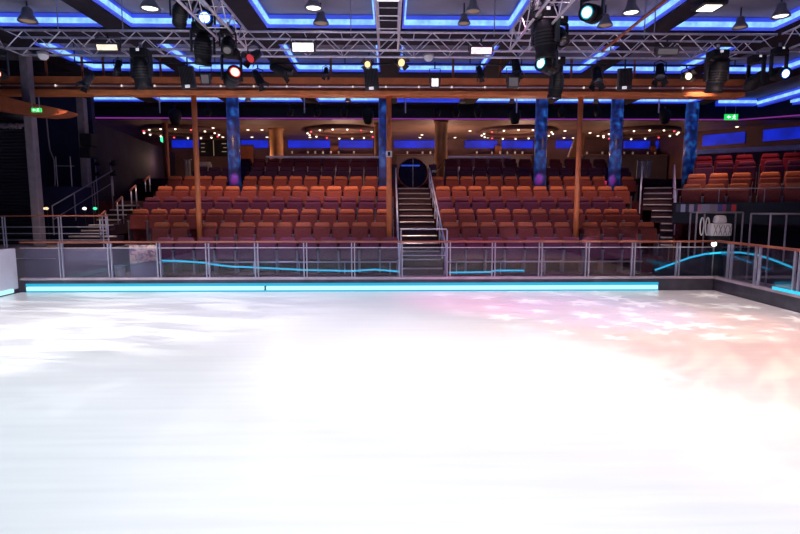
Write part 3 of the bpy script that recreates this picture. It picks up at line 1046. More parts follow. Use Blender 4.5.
# shutter
a, c = P(-14, 118, 16.4), P(26, 118, 16.4)
t = thing('roller_shutter', 'dark slatted roller shutter at the picture edge behind the railing', 'shutter', (a.x, 16.4, plz))
MB().bb(0, c.x - a.x, 0, 0.06, -plz + FLZ, a.z - plz).build('slats', 'shutter', t)
MB().bb(c.x - a.x + .001, c.x - a.x + 0.06, -0.03, 0.09, -plz + FLZ, a.z - plz).build('side_guide', 'black_metal', t)
MB().lathe([(0.16, 0), (0.16, c.x - a.x)], 16, Matrix.Translation((0, .06, a.z - plz + .1)) @ Matrix.Rotation(PI / 2, 4, 'Y')).build('roll_housing', 'black_metal', t)
# coil of pale cloth on top
pts = []
for i in range(60):
    px = -6 + 28 * i / 59
    p = P(px, 126 - 1.5 * math.sin(i * 0.9), 16.1)
    p.y += 0.05 * math.cos(i * 1.3)
    pts.append(p)
tag(MB().path(pts, 0.045, 6).build('hanging_cable_bundle', 'pillar_grey'), 'pale twisted cable bundle slung along the top of the dark shutter', 'cable')
# grey pillars
a = P(41.5, 245, 15.15)
tp = 6.4
o = MB().rb(-0.115, 0.115, -0.115, 0.115, 0, tp - plz, 0.015, 1).build('grey_pillar', 'pillar_grey', None, (P(35, 180, 15.15).x, 15.15, plz))
tag(o, 'mauve grey square pillar rising through the platform beside the dark shutter', 'pillar')
o['kind'] = 'thing'
o = MB().rb(-0.12, 0.12, -0.12, 0.12, 0, P(84, 98, 18.6).z - FLZ, 0.015, 1).build('grey_pillar', 'pillar_grey', None, (P(84, 140, 18.6).x, 18.6, FLZ))
tag(o, 'mauve grey square pillar by the dark wall, above the short handrails', 'pillar')
# wood soffit
poly = [(-30, 88), (0, 95.5), (30, 103), (52, 107), (67, 110.5), (67, 112.5), (60, 115), (45, 116), (28, 115), (0, 110.5), (-30, 106)]
o = MB().prism([P(x, y, 14.4) for x, y in poly], (0, 0.5, 0)).build('hanging_wood_soffit', 'rust')
tag(o, 'curved orange wood soffit tapering out above the dark shutter', 'soffit')
# navy banner wall piece between pillars, landing with rail
t = thing('dark_landing', 'dark landing with teal edge and thin rail between the grey pillars', 'landing', (P(39, 190, 17.4).x, 17.4, P(50, 196, 17.4).z))
w = P(75, 190, 17.4).x - P(39, 190, 17.4).x
MB().bb(0, w, 0, 0.95, -P(50, 196, 17.4).z + FLZ, 0.30).build('deck', 'navy', t)
for s in (0.5, 0.9):
    MB().tube((w * s, 0.05, 0.3), (w * s, 0.05, 1.25), 0.018, 6).build('post', 'alu_dim', t)
MB().tube((w * .45, 0.05, 0.95), (w, 0.05, 0.95), 0.014, 6).build('rail', 'alu_dim', t)
pts = [P(x, y, 17.2) for x, y in ((46, 112), (48, 135), (50, 150), (54, 160), (55, 175), (55, 186))]
tag(MB().path(pts, 0.02, 6).build('hanging_cable', 'pillar_grey'), 'thin pale cable dropping from the soffit to the dark landing', 'cable')
# long dark handrail
t = thing('long_handrail', 'long dull handrail slanting up past the second grey pillar', 'handrail', P(52, 214, 15.9))
a, c = P(52, 206, 15.9), P(112, 171, 18.9)
o0 = Vector(t.location)
MB().tube(a - o0, c - o0, 0.022, 8).build('top_rail', 'alu_dim', t)
MB().tube(a - o0 - Vector((0, 0, .4)), c - o0 - Vector((0, 0, .4)), 0.014, 6).build('mid_rail', 'alu_dim', t)
for s in (0.0, 0.33, 0.66, 1.0):
    q = a.lerp(c, s) - o0
    MB().tube(q, q - Vector((0, 0, .85)), 0.018, 6).build('post', 'alu_dim', t)
# lamps low by the stairs
for px, lab, m_ in ((42.5, 'warm', 'lens_orange'), (46.5, 'warm pair', 'lens_gold'), (84.5, 'bright white', 'bulb_white'), (95, 'green', 'green_dot')):
    c = P(px, 208.5, 16.3)
    t = thing('step_lamp', f'small {lab} lamp glowing low behind the platform railing', 'lamp', c)
    MB().lathe([(0.0001, -0.045), (0.04, -0.03), (0.06, 0), (0.04, 0.03), (0.0001, 0.045)], 10, None, False).build('glass', m_, t)
    MB().tube((0, 0.02, -.045), (0, 0.02, plz - c.z), 0.012, 6).build('stem', 'black_metal', t)
# black gear mast on the second pillar
c = P(88, 147, 18.2)
t = thing('speaker_cluster', 'black loudspeaker cluster on the second grey pillar', 'loudspeaker', c)
MB().rb(-0.16, 0.22, -0.2, 0.2, 0.02, 0.42, 0.03, 1).build('cabinet', 'black', t)
MB().rb(-0.2, 0.16, -0.2, 0.2, -0.36, -0.02, 0.03, 1).build('cabinet', 'black', t)
MB().tube((0, 0.21, -0.3), (0, 0.21, 0.4), 0.03, 8).build('bracket', 'alu_dim', t)
# blue-lit balcony rail piece on the dark wall
for px, lab in ((97, 'beside the second grey pillar'), (112, 'further up the dark stairs')):
    c = P(px, 190, 18.7)
    t = thing('lamp_stand', f'slim black lamp stand with two small heads {lab}', 'stand', c)
    MB().tube((0, 0, -1.1), (0, 0, 1.05), 0.022, 8).build('pole', 'alu_dim', t)
    for s in (0.55, 0.9):
        MB().lathe([(0.05, -0.12), (0.09, 0.0), (0.09, 0.1)], 12, Matrix.Translation((0.1, 0, s)) @ Matrix.Rotation(PI / 2.3, 4, 'Y')).build('lamp_head', 'black', t)

# ------------------------------------------------------------------ columns and poles
for px, lab in ((234, 'first, standing in the main block nearer the dark shutter'), (383.5, 'half hidden behind the middle pole'), (540.5, 'with pink spot, nearest beyond the middle stairs'),
                (615.5, 'with pink spot, near the side stairs'), (690, 'at the corner above the side seats')):
    Y = 21.38 if px != 690 else 22.2
    if px == 383.5:
        Y = 20.2
    p = P(px, 150, Y)
    zf = FZ[6] + .002 if px != 690 else SST
    t = thing('blue_column', 'column with painted-on blue light, ' + lab, 'column', (p.x, Y, zf), 0, 'blue columns behind the seats')
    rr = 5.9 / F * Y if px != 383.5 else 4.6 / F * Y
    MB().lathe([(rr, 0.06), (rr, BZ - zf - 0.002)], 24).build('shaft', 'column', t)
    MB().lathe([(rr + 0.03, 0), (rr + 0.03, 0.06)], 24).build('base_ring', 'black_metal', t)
for px, pyb, lab in ((196.5, 231, 'towards the dark shutter'), (389, 235, 'beside the middle stairs'), (578.5, 235, 'towards the side stairs')):
    p = P(px, 160, 15.62)
    zf = FZ[2] if px != 389 else FZ[2]
    t = thing('orange_pole', 'orange painted support pole from front seats up to beam, ' + lab, 'pole', (p.x, 15.62, zf), 0, 'orange support poles')
    MB().lathe([(0.075, 0.02), (0.075, P(400, 95.5, 15.6).z - zf)], 14).build('shaft', 'wood', t)
    MB().lathe([(0.12, 0), (0.12, 0.02)], 14).build('foot_plate', 'wood_dark', t)
    if px == 389:
        z = P(389, 154, 15.5).z - zf
        MB().bb(-0.09, 0.09, -0.095, -0.078, z - .08, z + .09).build('notice_plate', 'white', t)
        MB().bb(-0.035, 0.035, -0.099, -0.096, z - .05, z + .06).build('notice_print', 'black', t)

# ------------------------------------------------------------------ orange beam across the hall
by = 15.45
zt_, z1, z2, z3, zb_ = (P(400, v, by).z for v in (77.5, 83.5, 86.6, 90.5, 95.5))
xa, xb = P(-40, 86, by).x, P(746, 86, by).x
t = thing('hanging_beam', 'long orange wooden beam across the hall with a rail of tiny bulbs', 'beam', (0, by, zb_))
Z = lambda v: v - zb_
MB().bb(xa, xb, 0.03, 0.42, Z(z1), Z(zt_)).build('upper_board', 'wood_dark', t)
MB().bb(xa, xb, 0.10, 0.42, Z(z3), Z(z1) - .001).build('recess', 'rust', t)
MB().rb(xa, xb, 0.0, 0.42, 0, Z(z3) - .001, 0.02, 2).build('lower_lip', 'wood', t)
rail = MB().tube((xa, 0.055, Z(z2)), (xb, 0.055, Z(z2)), 0.022, 8).build('bulb_rail', 'alu', t)
px = 21.5 - 66
while px < 745:
    x = P(px, 86, by).x
    MB().lathe([(0.0001, -0.035), (0.018, -0.025), (0.026, 0), (0.018, 0.025), (0.0001, 0.035)], 10, Matrix.Translation((x, 0.03, Z(z2))), False).build('bulb', 'bulb_soft', rail)
    px += 33.1
# rust red hangers from ceiling to the beam
for i, (px, py0) in enumerate(((22, 62), (47, 60), (83, 58), (104, 60), (161, 60), (331, 52), (453, 59), (500, 60), (571, 61), (634, 60))):
    p = P(px, 80, by + .3)
    t = MB().tube((0, 0, 0), (0, 0, BZ - zt_ + .02), 0.035, 8).build('beam_hanger', 'rust', None, (p.x, by + .3, zt_ - .005))
    tag(t, f'rust red hanger rod above the orange beam, {ORD[i]} counted from the dark shutter', 'hanger', 'rust red hangers of the beam')

# ------------------------------------------------------------------ trusses
TY0 = 11.8
tzt, tzb = P(300, 31.8, TY0).z, P(300, 50, TY0).z
TD = 0.5


def truss(label, a, c, w, h, pitch, m='alu'):
    "box truss from a to c; a is the lower chord's middle"
    a, c = Vector(a), Vector(c)
    d = c - a
    L = d.length
    d.normalize()
    s = Vector((-d.y, d.x, 0)).normalized()
    U = Vector((0, 0, 1))
    t = thing('hanging_truss', label, 'truss', a)
    cor = [s * (-w / 2), s * (w / 2), s * (-w / 2) + U * h, s * (w / 2) + U * h]
    for q in cor:
        MB().tube(q, q + d * L, 0.024, 8).build('chord', m, t)
    b = MB()
    n = max(2, int(L / pitch))
    st = L / n
    for side in (-1, 1):
        o = s * (side * w / 2)
        for i in range(n):
            b.tube(o + d * (i * st), o + U * h + d * ((i + .5) * st), 0.011, 5)
            b.tube(o + U * h + d * ((i + .5) * st), o + d * ((i + 1) * st), 0.011, 5)
    for i in range(n + 1):
        b.tube(s * (-w / 2) + d * (i * st), s * (w / 2) + d * (i * st), 0.010, 5)
        b.tube(s * (-w / 2) + d * (i * st) + U * h, s * (w / 2) + d * (i * st) + U * h, 0.010, 5)
    b.build('bracing_lattice', m, t)
    return t


xa, xb = P(6, 50, TY0).x, P(776, 50, TY0).x
truss('long aluminium box truss running across in front of the ceiling coffers', (xa, TY0 + TD / 2, tzb), (xb, TY0 + TD / 2, tzb), TD, tzt - tzb, 0.745)
for x, lab in ((xa - .2, 'at the shutter end'), (-3.2, 'beside the lamp with red lens'), (-0.02, 'in the middle'), (2.75, 'beside the biggest black stage light'), (8.6, 'at the side-seat end')):
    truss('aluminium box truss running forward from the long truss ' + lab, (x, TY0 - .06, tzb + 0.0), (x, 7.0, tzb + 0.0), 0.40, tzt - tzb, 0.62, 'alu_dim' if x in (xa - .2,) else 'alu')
for i, px in enumerate((59, 123.5, 351, 494, 644, 654)):
    p = P(px, 40, TY0 + .25)
    o = MB().tube((0, 0, 0), (0, 0, CZ - tzt), 0.012, 6).build('truss_hanger', 'alu_dim', None, (p.x, TY0 + .25, tzt + .0))
    tag(o, f'thin grey drop rod holding the long truss, {ORD[i]} counted from the dark shutter', 'hanger', 'drop rods of the long truss')
# lamp bar under the truss, just before the beam
by2 = 13.4
zbar = P(400, 64, by2).z
xa, xb = P(66, 64, by2).x, P(744, 64, by2).x
o = MB().tube((xa, by2, zbar), (xb, by2, zbar), 0.025, 8).build('hanging_lamp_bar', 'black_metal')
tag(o, 'thin black lamp bar hung between the long truss and orange beam', 'bar')
for i, px in enumerate((75, 215, 345, 470, 610, 735)):
    p = P(px, 64, by2)
    o = MB().tube((0, 0, 0), (0, 0, BZ - zbar), 0.015, 6).build('bar_hanger', 'black_metal', None, (p.x, by2, zbar + .02))
    tag(o, f'black drop rod holding the lamp bar, {ORD[i]} counted from the dark shutter', 'hanger', 'drop rods of the lamp bar')


# ------------------------------------------------------------------ stage lights
def moving_head(px, py, Y, label, d, lens, size=1.0, drop=None):
    "a yoke lamp whose head sits at the pixel; d is where its lens looks"
    p = P(px, py, Y)
    t = thing('moving_head_spotlight', label, 'stage light', p)
    s = size
    up_ = 0.42 * s if drop is None else drop
    MB().rb(-0.17 * s, 0.17 * s, -0.14 * s, 0.14 * s, up_ - 0.13 * s, up_ + 0.05 * s, 0.03 * s, 2).build('base_box', 'black', t)
    d = Vector(d).normalized()
    side = Vector((d.y, -d.x, 0))
    if side.length < 0.05:
        side = Vector((1, 0, 0))
    side.normalize()
    b = MB()
    for k in (-1, 1):
        o = side * (0.20 * s * k)
        z0, z1_ = -0.06 * s, up_ - 0.12 * s
        n_ = Vector((-side.y, side.x, 0))
        a1 = [o * .95 + n_ * .05 * s, o * .95 - n_ * .05 * s, o * 1.15 - n_ * .05 * s, o * 1.15 + n_ * .05 * s]
        b.hexa([v + Vector((0, 0, z0)) for v in a1] + [v + Vector((0, 0, z1_)) for v in a1])
    c0 = side * (0.22 * s)
    b.tube(c0 + Vector((0, 0, z1_)), -c0 + Vector((0, 0, z1_)), 0.045 * s, 8)
    b.build('yoke', 'black_metal', t)
    m = aim(d)
    hd = MB().lathe([(0.02 * s, 0.32 * s), (0.10 * s, 0.30 * s), (0.155 * s, 0.17 * s), (0.17 * s, 0.0), (0.16 * s, -0.13 * s), (0.15 * s, -0.20 * s), (0.165 * s, -0.21 * s), (0.165 * s, -0.28 * s), (0.125 * s, -0.285 * s), (0.12 * s, -0.25 * s)], 20, m).build('head', 'black', t)
    rim = {'lens_blue': 'halo_blue', 'lens_cyan': 'halo_cyan', 'lens_red': 'halo_red', 'lens_orange': 'halo_orange'}.get(lens, 'black_metal')  # lit lenses: colour halo put into the ring as emission
    MB().lathe([(0.122 * s, -0.262 * s), (0.098 * s, -0.272 * s), (0.085 * s, -0.27 * s)], 20, m, False).build('lens_ring', rim, hd)
    MB().lathe([(0.097 * s, -0.274 * s), (0.07 * s, -0.282 * s), (0.0001, -0.288 * s)], 20, m, False).build('lens', lens, hd)
    b = MB()
    for k in range(5):
        b.lathe([(0.172 * s, (0.14 - k * .05) * s), (0.178 * s, (0.125 - k * .05) * s), (0.172 * s, (0.11 - k * .05) * s)], 20, m, False)
    b.build('cooling_fins', 'black_metal', hd)
    MB().tube((0, 0, up_ + .05 * s), (0, 0, up_ + 0.17 * s), 0.035 * s, 8).build('clamp', 'alu_dim', t)
    MB().bb(-0.03 * s, 0.03 * s, -0.145 * s, -0.14 * s, up_ - .02 * s, up_ + .03 * s).build('sticker', 'tag_white', t)
    return t


moving_head(142, 74, 11.5, 'big black stage light hanging lens-down under the truss beside the white flood lamp', (0.05, 0.15, -1), 'lens_off', 1.05)
moving_head(204, 20, 10.6, 'black stage light with glowing blue white lens above the red lens lamp', (0.35, -0.9, -0.12), 'lens_blue', 0.92, 0.36)
moving_head(203, 50, 10.9, 'big black stage light under the lamp with blue white lens', (-0.1, 0.2, -1), 'lens_off', 1.0, 0.45)
moving_head(232, 78, 10.9, 'black stage light with glowing red white lens', (0.45, -0.75, 0.25), 'lens_red', 0.88, 0.5)
moving_head(228, 45, 10.7, 'grey faced stage light tilted down above the red lens lamp', (0.1, -0.7, -0.7), 'flood_off', 0.72, 0.3)
moving_head(545, 40, 10.2, 'biggest black stage light hanging lens-down beside the forward truss', (0.1, 0.1, -1), 'lens_off', 1.15, 0.5)
moving_head(548, 66, 10.5, 'black stage light with pale cyan lens seen from the side below the biggest one', (-0.75, -0.6, 0.05), 'lens_cyan', 0.85, 0.34)
moving_head(556, 86, 10.9, 'lowest black stage light with unlit lens pointing down in front of the beam', (-0.1, 0.1, -1), 'lens_off', 0.85, 0.5)
moving_head(592, 14, 10.3, 'black stage light with bright cyan white lens high above the lowest one', (-0.65, -0.75, -0.15), 'lens_cyan', 0.95, 0.4)
moving_head(560, 36, 10.3, 'small dark stage light with blue sheen between cyan lens lamps', (0.2, -0.6, -0.8), 'lens_off', 0.7, 0.3)
moving_head(716, 78, 11.5, 'big dull black stage light hanging lens-down at the end of the orange beam', (0.0, 0.2, -1), 'lens_off', 1.05, 0.5)
moving_head(755, 82, 11.6, 'black stage light seen from the side between beam end and blue white lens', (0.8, 0.2, 0.5), 'lens_off', 0.85, 0.5)
moving_head(778, 74, 11.6, 'black stage light with round blue white lens nearest the side seats', (0.05, -1.0, -0.2), 'lens_blue', 0.80, 0.5)
moving_head(1, 74, 12.8, 'black stage light with round orange white lens at the picture edge', (0.22, -1.0, -0.2), 'lens_orange', 0.72, 0.5)
moving_head(180, 14, 10.5, 'dark stage light turned away among the cables above the truss', (-0.4, 0.8, -0.5), 'lens_off', 0.8, 0.35)
moving_head(538, 8, 9.7, 'dark stage light clamped high on the forward truss beside the cyan lens lamp', (-0.1, -0.5, -0.85), 'lens_off', 0.6, 0.35)


def can_light(px, py, Y, label, d, lens, size=1.0, body='black', top=None):
    p = P(px, py, Y)
    t = thing('can_spotlight', label, 'stage light', p)
    s = size
    m = aim(d)
    hd = MB().lathe([(0.03 * s, 0.20 * s), (0.08 * s, 0.17 * s), (0.09 * s, 0.0), (0.10 * s, -0.10 * s), (0.105 * s, -0.16 * s), (0.09 * s, -0.16 * s), (0.085 * s, -0.12 * s)], 16, m).build('can', body, t)
    MB().lathe([(0.088 * s, -0.14 * s), (0.0001, -0.15 * s)], 16, m, False).build('lens', lens, hd)
    b = MB()
    top = 0.30 * s if top is None else top
    b.path([(-0.12 * s, 0, 0), (-0.12 * s, 0, top * .6), (0, 0, top * .75), (0.12 * s, 0, top * .6), (0.12 * s, 0, 0)], 0.014 * s, 6)
    b.tube((0, 0, top * .74), (0, 0, top), 0.02 * s, 6)
    b.build('bracket', 'black_metal', t)
    b = MB()
    for k in range(4):
        a = PI / 2 * k + PI / 4
        c_, s_ = math.cos(a), math.sin(a)
        pp = [Vector((c_ * .10 - s_ * .06, s_ * .10 + c_ * .06, -.16)), Vector((c_ * .10 + s_ * .06, s_ * .10 - c_ * .06, -.16)), Vector((c_ * .15 + s_ * .08, s_ * .15 - c_ * .08, -.26)), Vector((c_ * .15 - s_ * .08, s_ * .15 + c_ * .08, -.26))]
        b.prism([m @ (q * s) for q in pp], m @ Vector((c_ * .006, s_ * .006, 0)))
    b.build('barn_doors', 'black_metal', hd)
    return t


can_light(88, 80, 13.3, 'small grey stage can with open flaps in front of the orange beam, nearest the shutter', (-0.3, -0.5, -0.8), 'lens_off', 1.0, 'grey_dark')
can_light(258, 78, 13.3, 'small black stage can with flaps beside the red lens lamp', (0.5, -0.2, -0.9), 'lens_off', 1.0)
can_light(279, 70, 13.3, 'long black stage can lying slanted beside the dark coffer beam', (0.8, 0.1, -0.4), 'lens_off', 1.15)
can_light(326, 72, 14.6, 'tiny black can between beam hanger and bright cove', (0, -.5, -1), 'lens_off', 0.7)
can_light(369, 64, 13.3, 'small black can with gold lit lens above the middle louvred panel', (-0.25, -0.9, -0.3), 'lens_gold', 0.85)
can_light(399, 62, 13.0, 'small black can with gold lens tilted beside the middle pole', (0.35, -0.8, -0.3), 'lens_gold', 1.0)
can_light(516, 66, 13.3, 'black can above the unlit square flood, beside the pink flood lamp', (0.1, -0.3, -0.95), 'lens_off', 1.1)
can_light(597, 76, 13.3, 'black can with flaps beside the lowest stage light', (-0.1, -0.5, -0.8), 'lens_off', 1.2)
can_light(660, 72, 13.3, 'black can with flaps beside the round warm lamp', (-0.2, -0.5, -0.8), 'lens_off', 1.2)
can_light(686, 77, 12.6, 'small can with round warm white lens before the beam end', (-0.05, -1, -0.1), 'lens_orange', 0.85)
can_light(254, 56, 11.2, 'small black can with dull red lens beside the truss corner', (-0.3, -0.75, -0.5), 'red_dim', 1.0)
can_light(118, 66, 13.3, 'small black can hanging near the first big stage light', (0, -.4, -.9), 'lens_off', 0.8)
can_light(480, 72, 13.3, 'small black can beside the middle of the lamp bar', (0.2, -.3, -.9), 'lens_off', 0.8)


def flood(px, py, Y, w, h, label, face, tilt=0.0, top=0.3):
    p = P(px, py, Y)
    t = thing('hanging_flood_light', label, 'flood light', p)
    m = Matrix.Rotation(R(tilt), 4, 'X')
    MB().rb(-w / 2 - .03, w / 2 + .03, 0.0, 0.12, -h / 2 - .03, h / 2 + .03, 0.015, 1, m).build('housing', 'grey_dark', t)
    MB().bb(-w / 2, w / 2, -0.006, 0.004, -h / 2, h / 2, m).build('lit_face', face, t)
    b = MB()
    b.path([(-w / 2 - .05, 0.06, 0), (-w / 2 - .05, 0.06, h / 2 + top * .6), (w / 2 + .05, 0.06, h / 2 + top * .6), (w / 2 + .05, 0.06, 0)], 0.012, 6)
    b.tube((0, .06, h / 2 + top * .6), (0, .06, h / 2 + top), 0.018, 6)
    b.build('bracket', 'black_metal', t)
    return t


flood(107, 47.3, 11.7, 0.42, 0.11, 'wide white flood lamp on the long truss nearest the shutter', 'flood_warm', 20, 0.25)
flood(303, 47.2, 11.7, 0.44, 0.17, 'wide white flood lamp on the long truss before the middle truss', 'flood', 15, 0.2)
flood(481.5, 50.6, 11.7, 0.43, 0.13, 'wide pink white flood lamp on the long truss past the middle', 'flood_pink', 15, 0.2)
flood(668, 51.5, 11.7, 0.42, 0.11, 'wide dull flood lamp on the long truss towards the side seats', 'flood_off', 20, 0.25)
flood(205, 79, 13.2, 0.17, 0.19, 'small square flood beside the louvred panel and red lens lamp', 'flood_off', 12, 0.35)
flood(435, 82.5, 13.2, 0.16, 0.18, 'small square white lit flood in front of the beam', 'flood', 0, 0.40)
flood(513.5, 82, 13.2, 0.22, 0.20, 'small square unlit flood in front of the beam beside biggest stage light', 'flood_off', 0, 0.40)


def louvre(px, py, label, Y=13.2, w=0.34, h=0.50):
    p = P(px, py, Y)
    t = thing('hanging_light_panel', label, 'light panel', p)
    m = Matrix.Rotation(R(-4), 4, 'Y') @ Matrix.Rotation(R(8), 4, 'X')
    MB().rb(-w / 2, w / 2, 0.0, 0.10, -h / 2, h / 2, 0.012, 1, m).build('housing', 'grey_dark', t)
    b = MB()
    for i in range(9):
        x = -w / 2 + .03 + i * (w - .06) / 8
        b.bb(x - .006, x + .006, -0.02, -.001, -h / 2 + .09, h / 2 - .02, m)
    b.build('louvre', 'black', t)
    MB().bb(-w * .22, w * .10, -0.012, -.002, -h / 2 + .02, -h / 2 + .085, m).build('sticker', 'tag_white', t)
    MB().tube((0, .05, h / 2 - .01), (0, .05, h / 2 + .22), 0.02, 6).build('bracket', 'black_metal', t)
    return t


louvre(187, 77.5, 'dark louvred light panel with white sticker below the blue white lens lamp')
louvre(371.5, 79.5, 'dark louvred light panel with white sticker beside the middle pole')
louvre(625.5, 79, 'dark louvred light panel with white sticker towards the side seats')


def ceiling_lamp(px, py, label, lit, size=1.0, sq=False, z=6.30):
    p = G(px, py, z)
    t = thing('ceiling_downlight', label, 'ceiling lamp', p)
    s = size
    hd = MB().lathe([(0.05 * s, 0.25 * s), (0.08 * s, 0.22 * s), (0.092 * s, 0.13 * s), (0.155 * s, 0.035 * s), (0.165 * s, 0.0), (0.15 * s, 0.0), (0.14 * s, 0.02 * s)], 20).build('shade', 'shade_grey', t)
    MB().lathe([(0.139 * s, 0.021 * s), (0.0001, 0.012 * s)], 20, None, False).build('lamp_face', 'lamp_lit' if lit else 'lamp_dim', hd)
    MB().tube((0, 0, 0.27 * s), (0, 0, CZ - z), 0.018, 6).build('stem', 'black_metal', t)
    return t


for px, py, lab, lit, s in ((28, 22, 'grey bell ceiling lamp, dim, nearest the shutter', False, 1.25), (150, 9.5, 'bright grey bell ceiling lamp above the first truss bay', True, 1.25),
                            (313.5, 9, 'bright oval ceiling lamp beside a dim one, before the middle truss', True, 1.15), (321, 24, 'dim grey bell ceiling lamp below the bright oval one', False, 1.1),
                            (464, 24, 'dim grey bell ceiling lamp just past the middle truss', False, 0.9), (473, 12, 'unlit wide ceiling lamp just past the middle truss', False, 1.0),
                            (605, 26, 'dim grey bell ceiling lamp beside the cyan lens lamp', False, 1.05), (631, 13.5, 'bright oval ceiling lamp beside the rust red slanting rod', True, 1.15),
                            (740, 28, 'dim grey bell ceiling lamp over the blue beam end', False, 1.0), (780.5, 17, 'bright oval ceiling lamp nearest the side seats', True, 1.15)):
    ceiling_lamp(px, py, lab, lit, s)
p = G(709, 8, 6.24)
t = thing('square_ceiling_light', 'bright square ceiling floodlight between the oval ceiling lamps', 'ceiling lamp', p)
MB().rb(-0.26, 0.26, -0.24, 0.24, 0, 0.12, 0.02, 1).build('housing', 'black_metal', t)
MB().rb(-0.17, 0.17, -0.17, 0.17, -0.012, 0.0, 0.004, 1).build('lamp_face', 'lamp_lit', t)
MB().tube((0, 0, 0.12), (0, 0, BZ - 6.24), 0.02, 6).build('stem', 'black_metal', t)
# slanting rust red rod and lamps' white domes
a, c = P(602, 51, 11.3), P(676, -8, 9.6)
tag(MB().tube(a, c, 0.028, 8).build('hanging_rod', 'rust'), 'rust red rod slanting up from the long truss to the ceiling', 'rod')
for px, py, lab in ((43, 55, 'nearest the shutter'), (428.5, 56.5, 'just past the middle truss')):
    p = P(px, py, 12.1)
    t = thing('white_dome_camera', 'round white dome hanging from the long truss ' + lab, 'dome camera', p)
    MB().lathe([(0.0001, -0.11), (0.06, -0.095), (0.10, -0.05), (0.11, 0.0)], 18, None, False).build('dome', 'white', t)
    MB().lathe([(0.115, 0.0), (0.115, 0.05), (0.04, 0.09)], 18).build('mount', 'grey', t)
# black shapes hanging under the bulkhead
for px, py, s, lab in ((175, 116, 1.5, 'big, beside the first pole'), (368, 116, 1.45, 'big, before the middle pole'), (515, 116, 1.45, 'big, beside the third blue column'), (665, 116, 1.4, 'big, near the last blue column'),
                       (208, 112, .8, 'small, beside the first pole'), (290, 111, .9, 'small, first before the middle'), (317, 112, .9, 'small, second before the middle'), (344, 112, .9, 'small, third before the middle'),
                       (437, 112, .9, 'small, first past the middle pole'), (456, 112, .9, 'small, second past the middle pole'), (478, 112, 1.0, 'small, third past the middle pole'),
                       (562, 112, 1.0, 'small, beside the third pole'), (598, 112, .9, 'small, beside the fourth blue column')):
    p = P(px, py, 22.6)
    t = thing('black_spot_light', 'black spot lamp hanging before the dark bulkhead, ' + lab, 'spot light', p, 0, 'black spot lamps at the bulkhead')
    MB().lathe([(0.02, -0.24 * s), (0.10 * s, -0.22 * s), (0.17 * s, -0.02), (0.15 * s, 0.14 * s), (0.06 * s, 0.2 * s)], 14).build('body', 'black', t)
    MB().tube((0, 0, 0.19 * s), (0, 0, BZ - p.z), 0.03, 6).build('stem', 'black_metal', t)
for i, px in enumerate((160, 304.5, 405.5, 516.5, 658.5)):
    p = P(px, 113, 20.2)
    o = MB().tube((0, 0, 0), (0, 0, BZ - p.z), 0.022, 6).build('hanging_drop_rod', 'alu', None, p)
    tag(o, f'thin white drop rod under the far coffers, {ORD[i]} counted from the dark shutter', 'rod', 'white drop rods under the far coffers')
for i, (px, py) in enumerate(((248, 99), (348, 99.5), (462, 100.5), (512, 101), (596, 101))):
    p = P(px, py, 21.2)
    t = thing('small_downlight', f'small dim cone lamp under the far coffers, {ORD[i]} counted from the dark shutter', 'ceiling lamp', p, 0, 'small cone lamps under the far coffers')
    MB().lathe([(0.04, 0.16), (0.07, 0.1), (0.13, -0.08), (0.12, -0.08)], 14).build('shade', 'shade_grey', t)
    MB().tube((0, 0, .15), (0, 0, CZ - p.z), 0.015, 6).build('stem', 'black_metal', t)


# exit signs
def exit_sign(px, py, Y, label, w=0.30):
    p = P(px, py, Y)
    t = thing('exit_sign', label, 'exit sign', p)
    h = w * 0.42
    MB().rb(-w / 2, w / 2, 0, 0.05, -h / 2, h / 2, 0.01, 1).build('box', 'exit_green', t)
    b = MB()
    # arrow and running figure
    k = h / 0.12
    b.prism([(-0.10 * k, -.003, 0), (-0.055 * k, -.003, 0.035 * k), (-0.055 * k, -.003, 0.014 * k), (-0.015 * k, -.003, 0.014 * k), (-0.015 * k, -.003, -0.014 * k), (-0.055 * k, -.003, -0.014 * k), (-0.055 * k, -.003, -0.035 * k)], (0, 0.002, 0))
    b.lathe([(0.013 * k, -.001), (0.013 * k, .001)], 10, Matrix.Translation((0.062 * k, -.003, 0.034 * k)) @ Matrix.Rotation(PI / 2, 4, 'X'))
    for (x0, z0, x1, z1_) in ((0.055, 0.02, 0.045, -0.012), (0.045, -0.012, 0.07, -0.025), (0.07, -0.025, 0.085, -0.045), (0.045, -0.012, 0.02, -0.04), (0.055, 0.016, 0.085, 0.0), (0.053, 0.016, 0.025, 0.012)):
        b.tube((x0 * k, -.002, z0 * k), (x1 * k, -.002, z1_ * k), 0.0075 * k, 6)
    b.build('pictogram', 'exit_white', t)
    MB().tube((-w * .45, .025, h / 2), (-w * .45, .025, h / 2 + .3), 0.012, 6).build('hanger', 'alu_dim', t)
    MB().tube((w * .3, .025, h / 2), (w * .3, .025, h / 2 + .3), 0.012, 6).build('hanger', 'alu_dim', t)
    return t


exit_sign(36, 110, 13.9, 'green exit sign hanging before the wood soffit', 0.25)
exit_sign(731.5, 117, 21.5, 'green exit sign hanging under the bulkhead above the side seats', 0.54)
c = P(163, 139.5, 27.5)
o = MB().lathe([(0.0001, -0.16), (0.11, -0.1), (0.13, 0), (0.11, 0.1), (0.0001, 0.16)], 12, None, False).build('wall_lamp', 'green_dot', None, c)
tag(o, 'small round green lamp in the lounge above the dark wall', 'lamp')

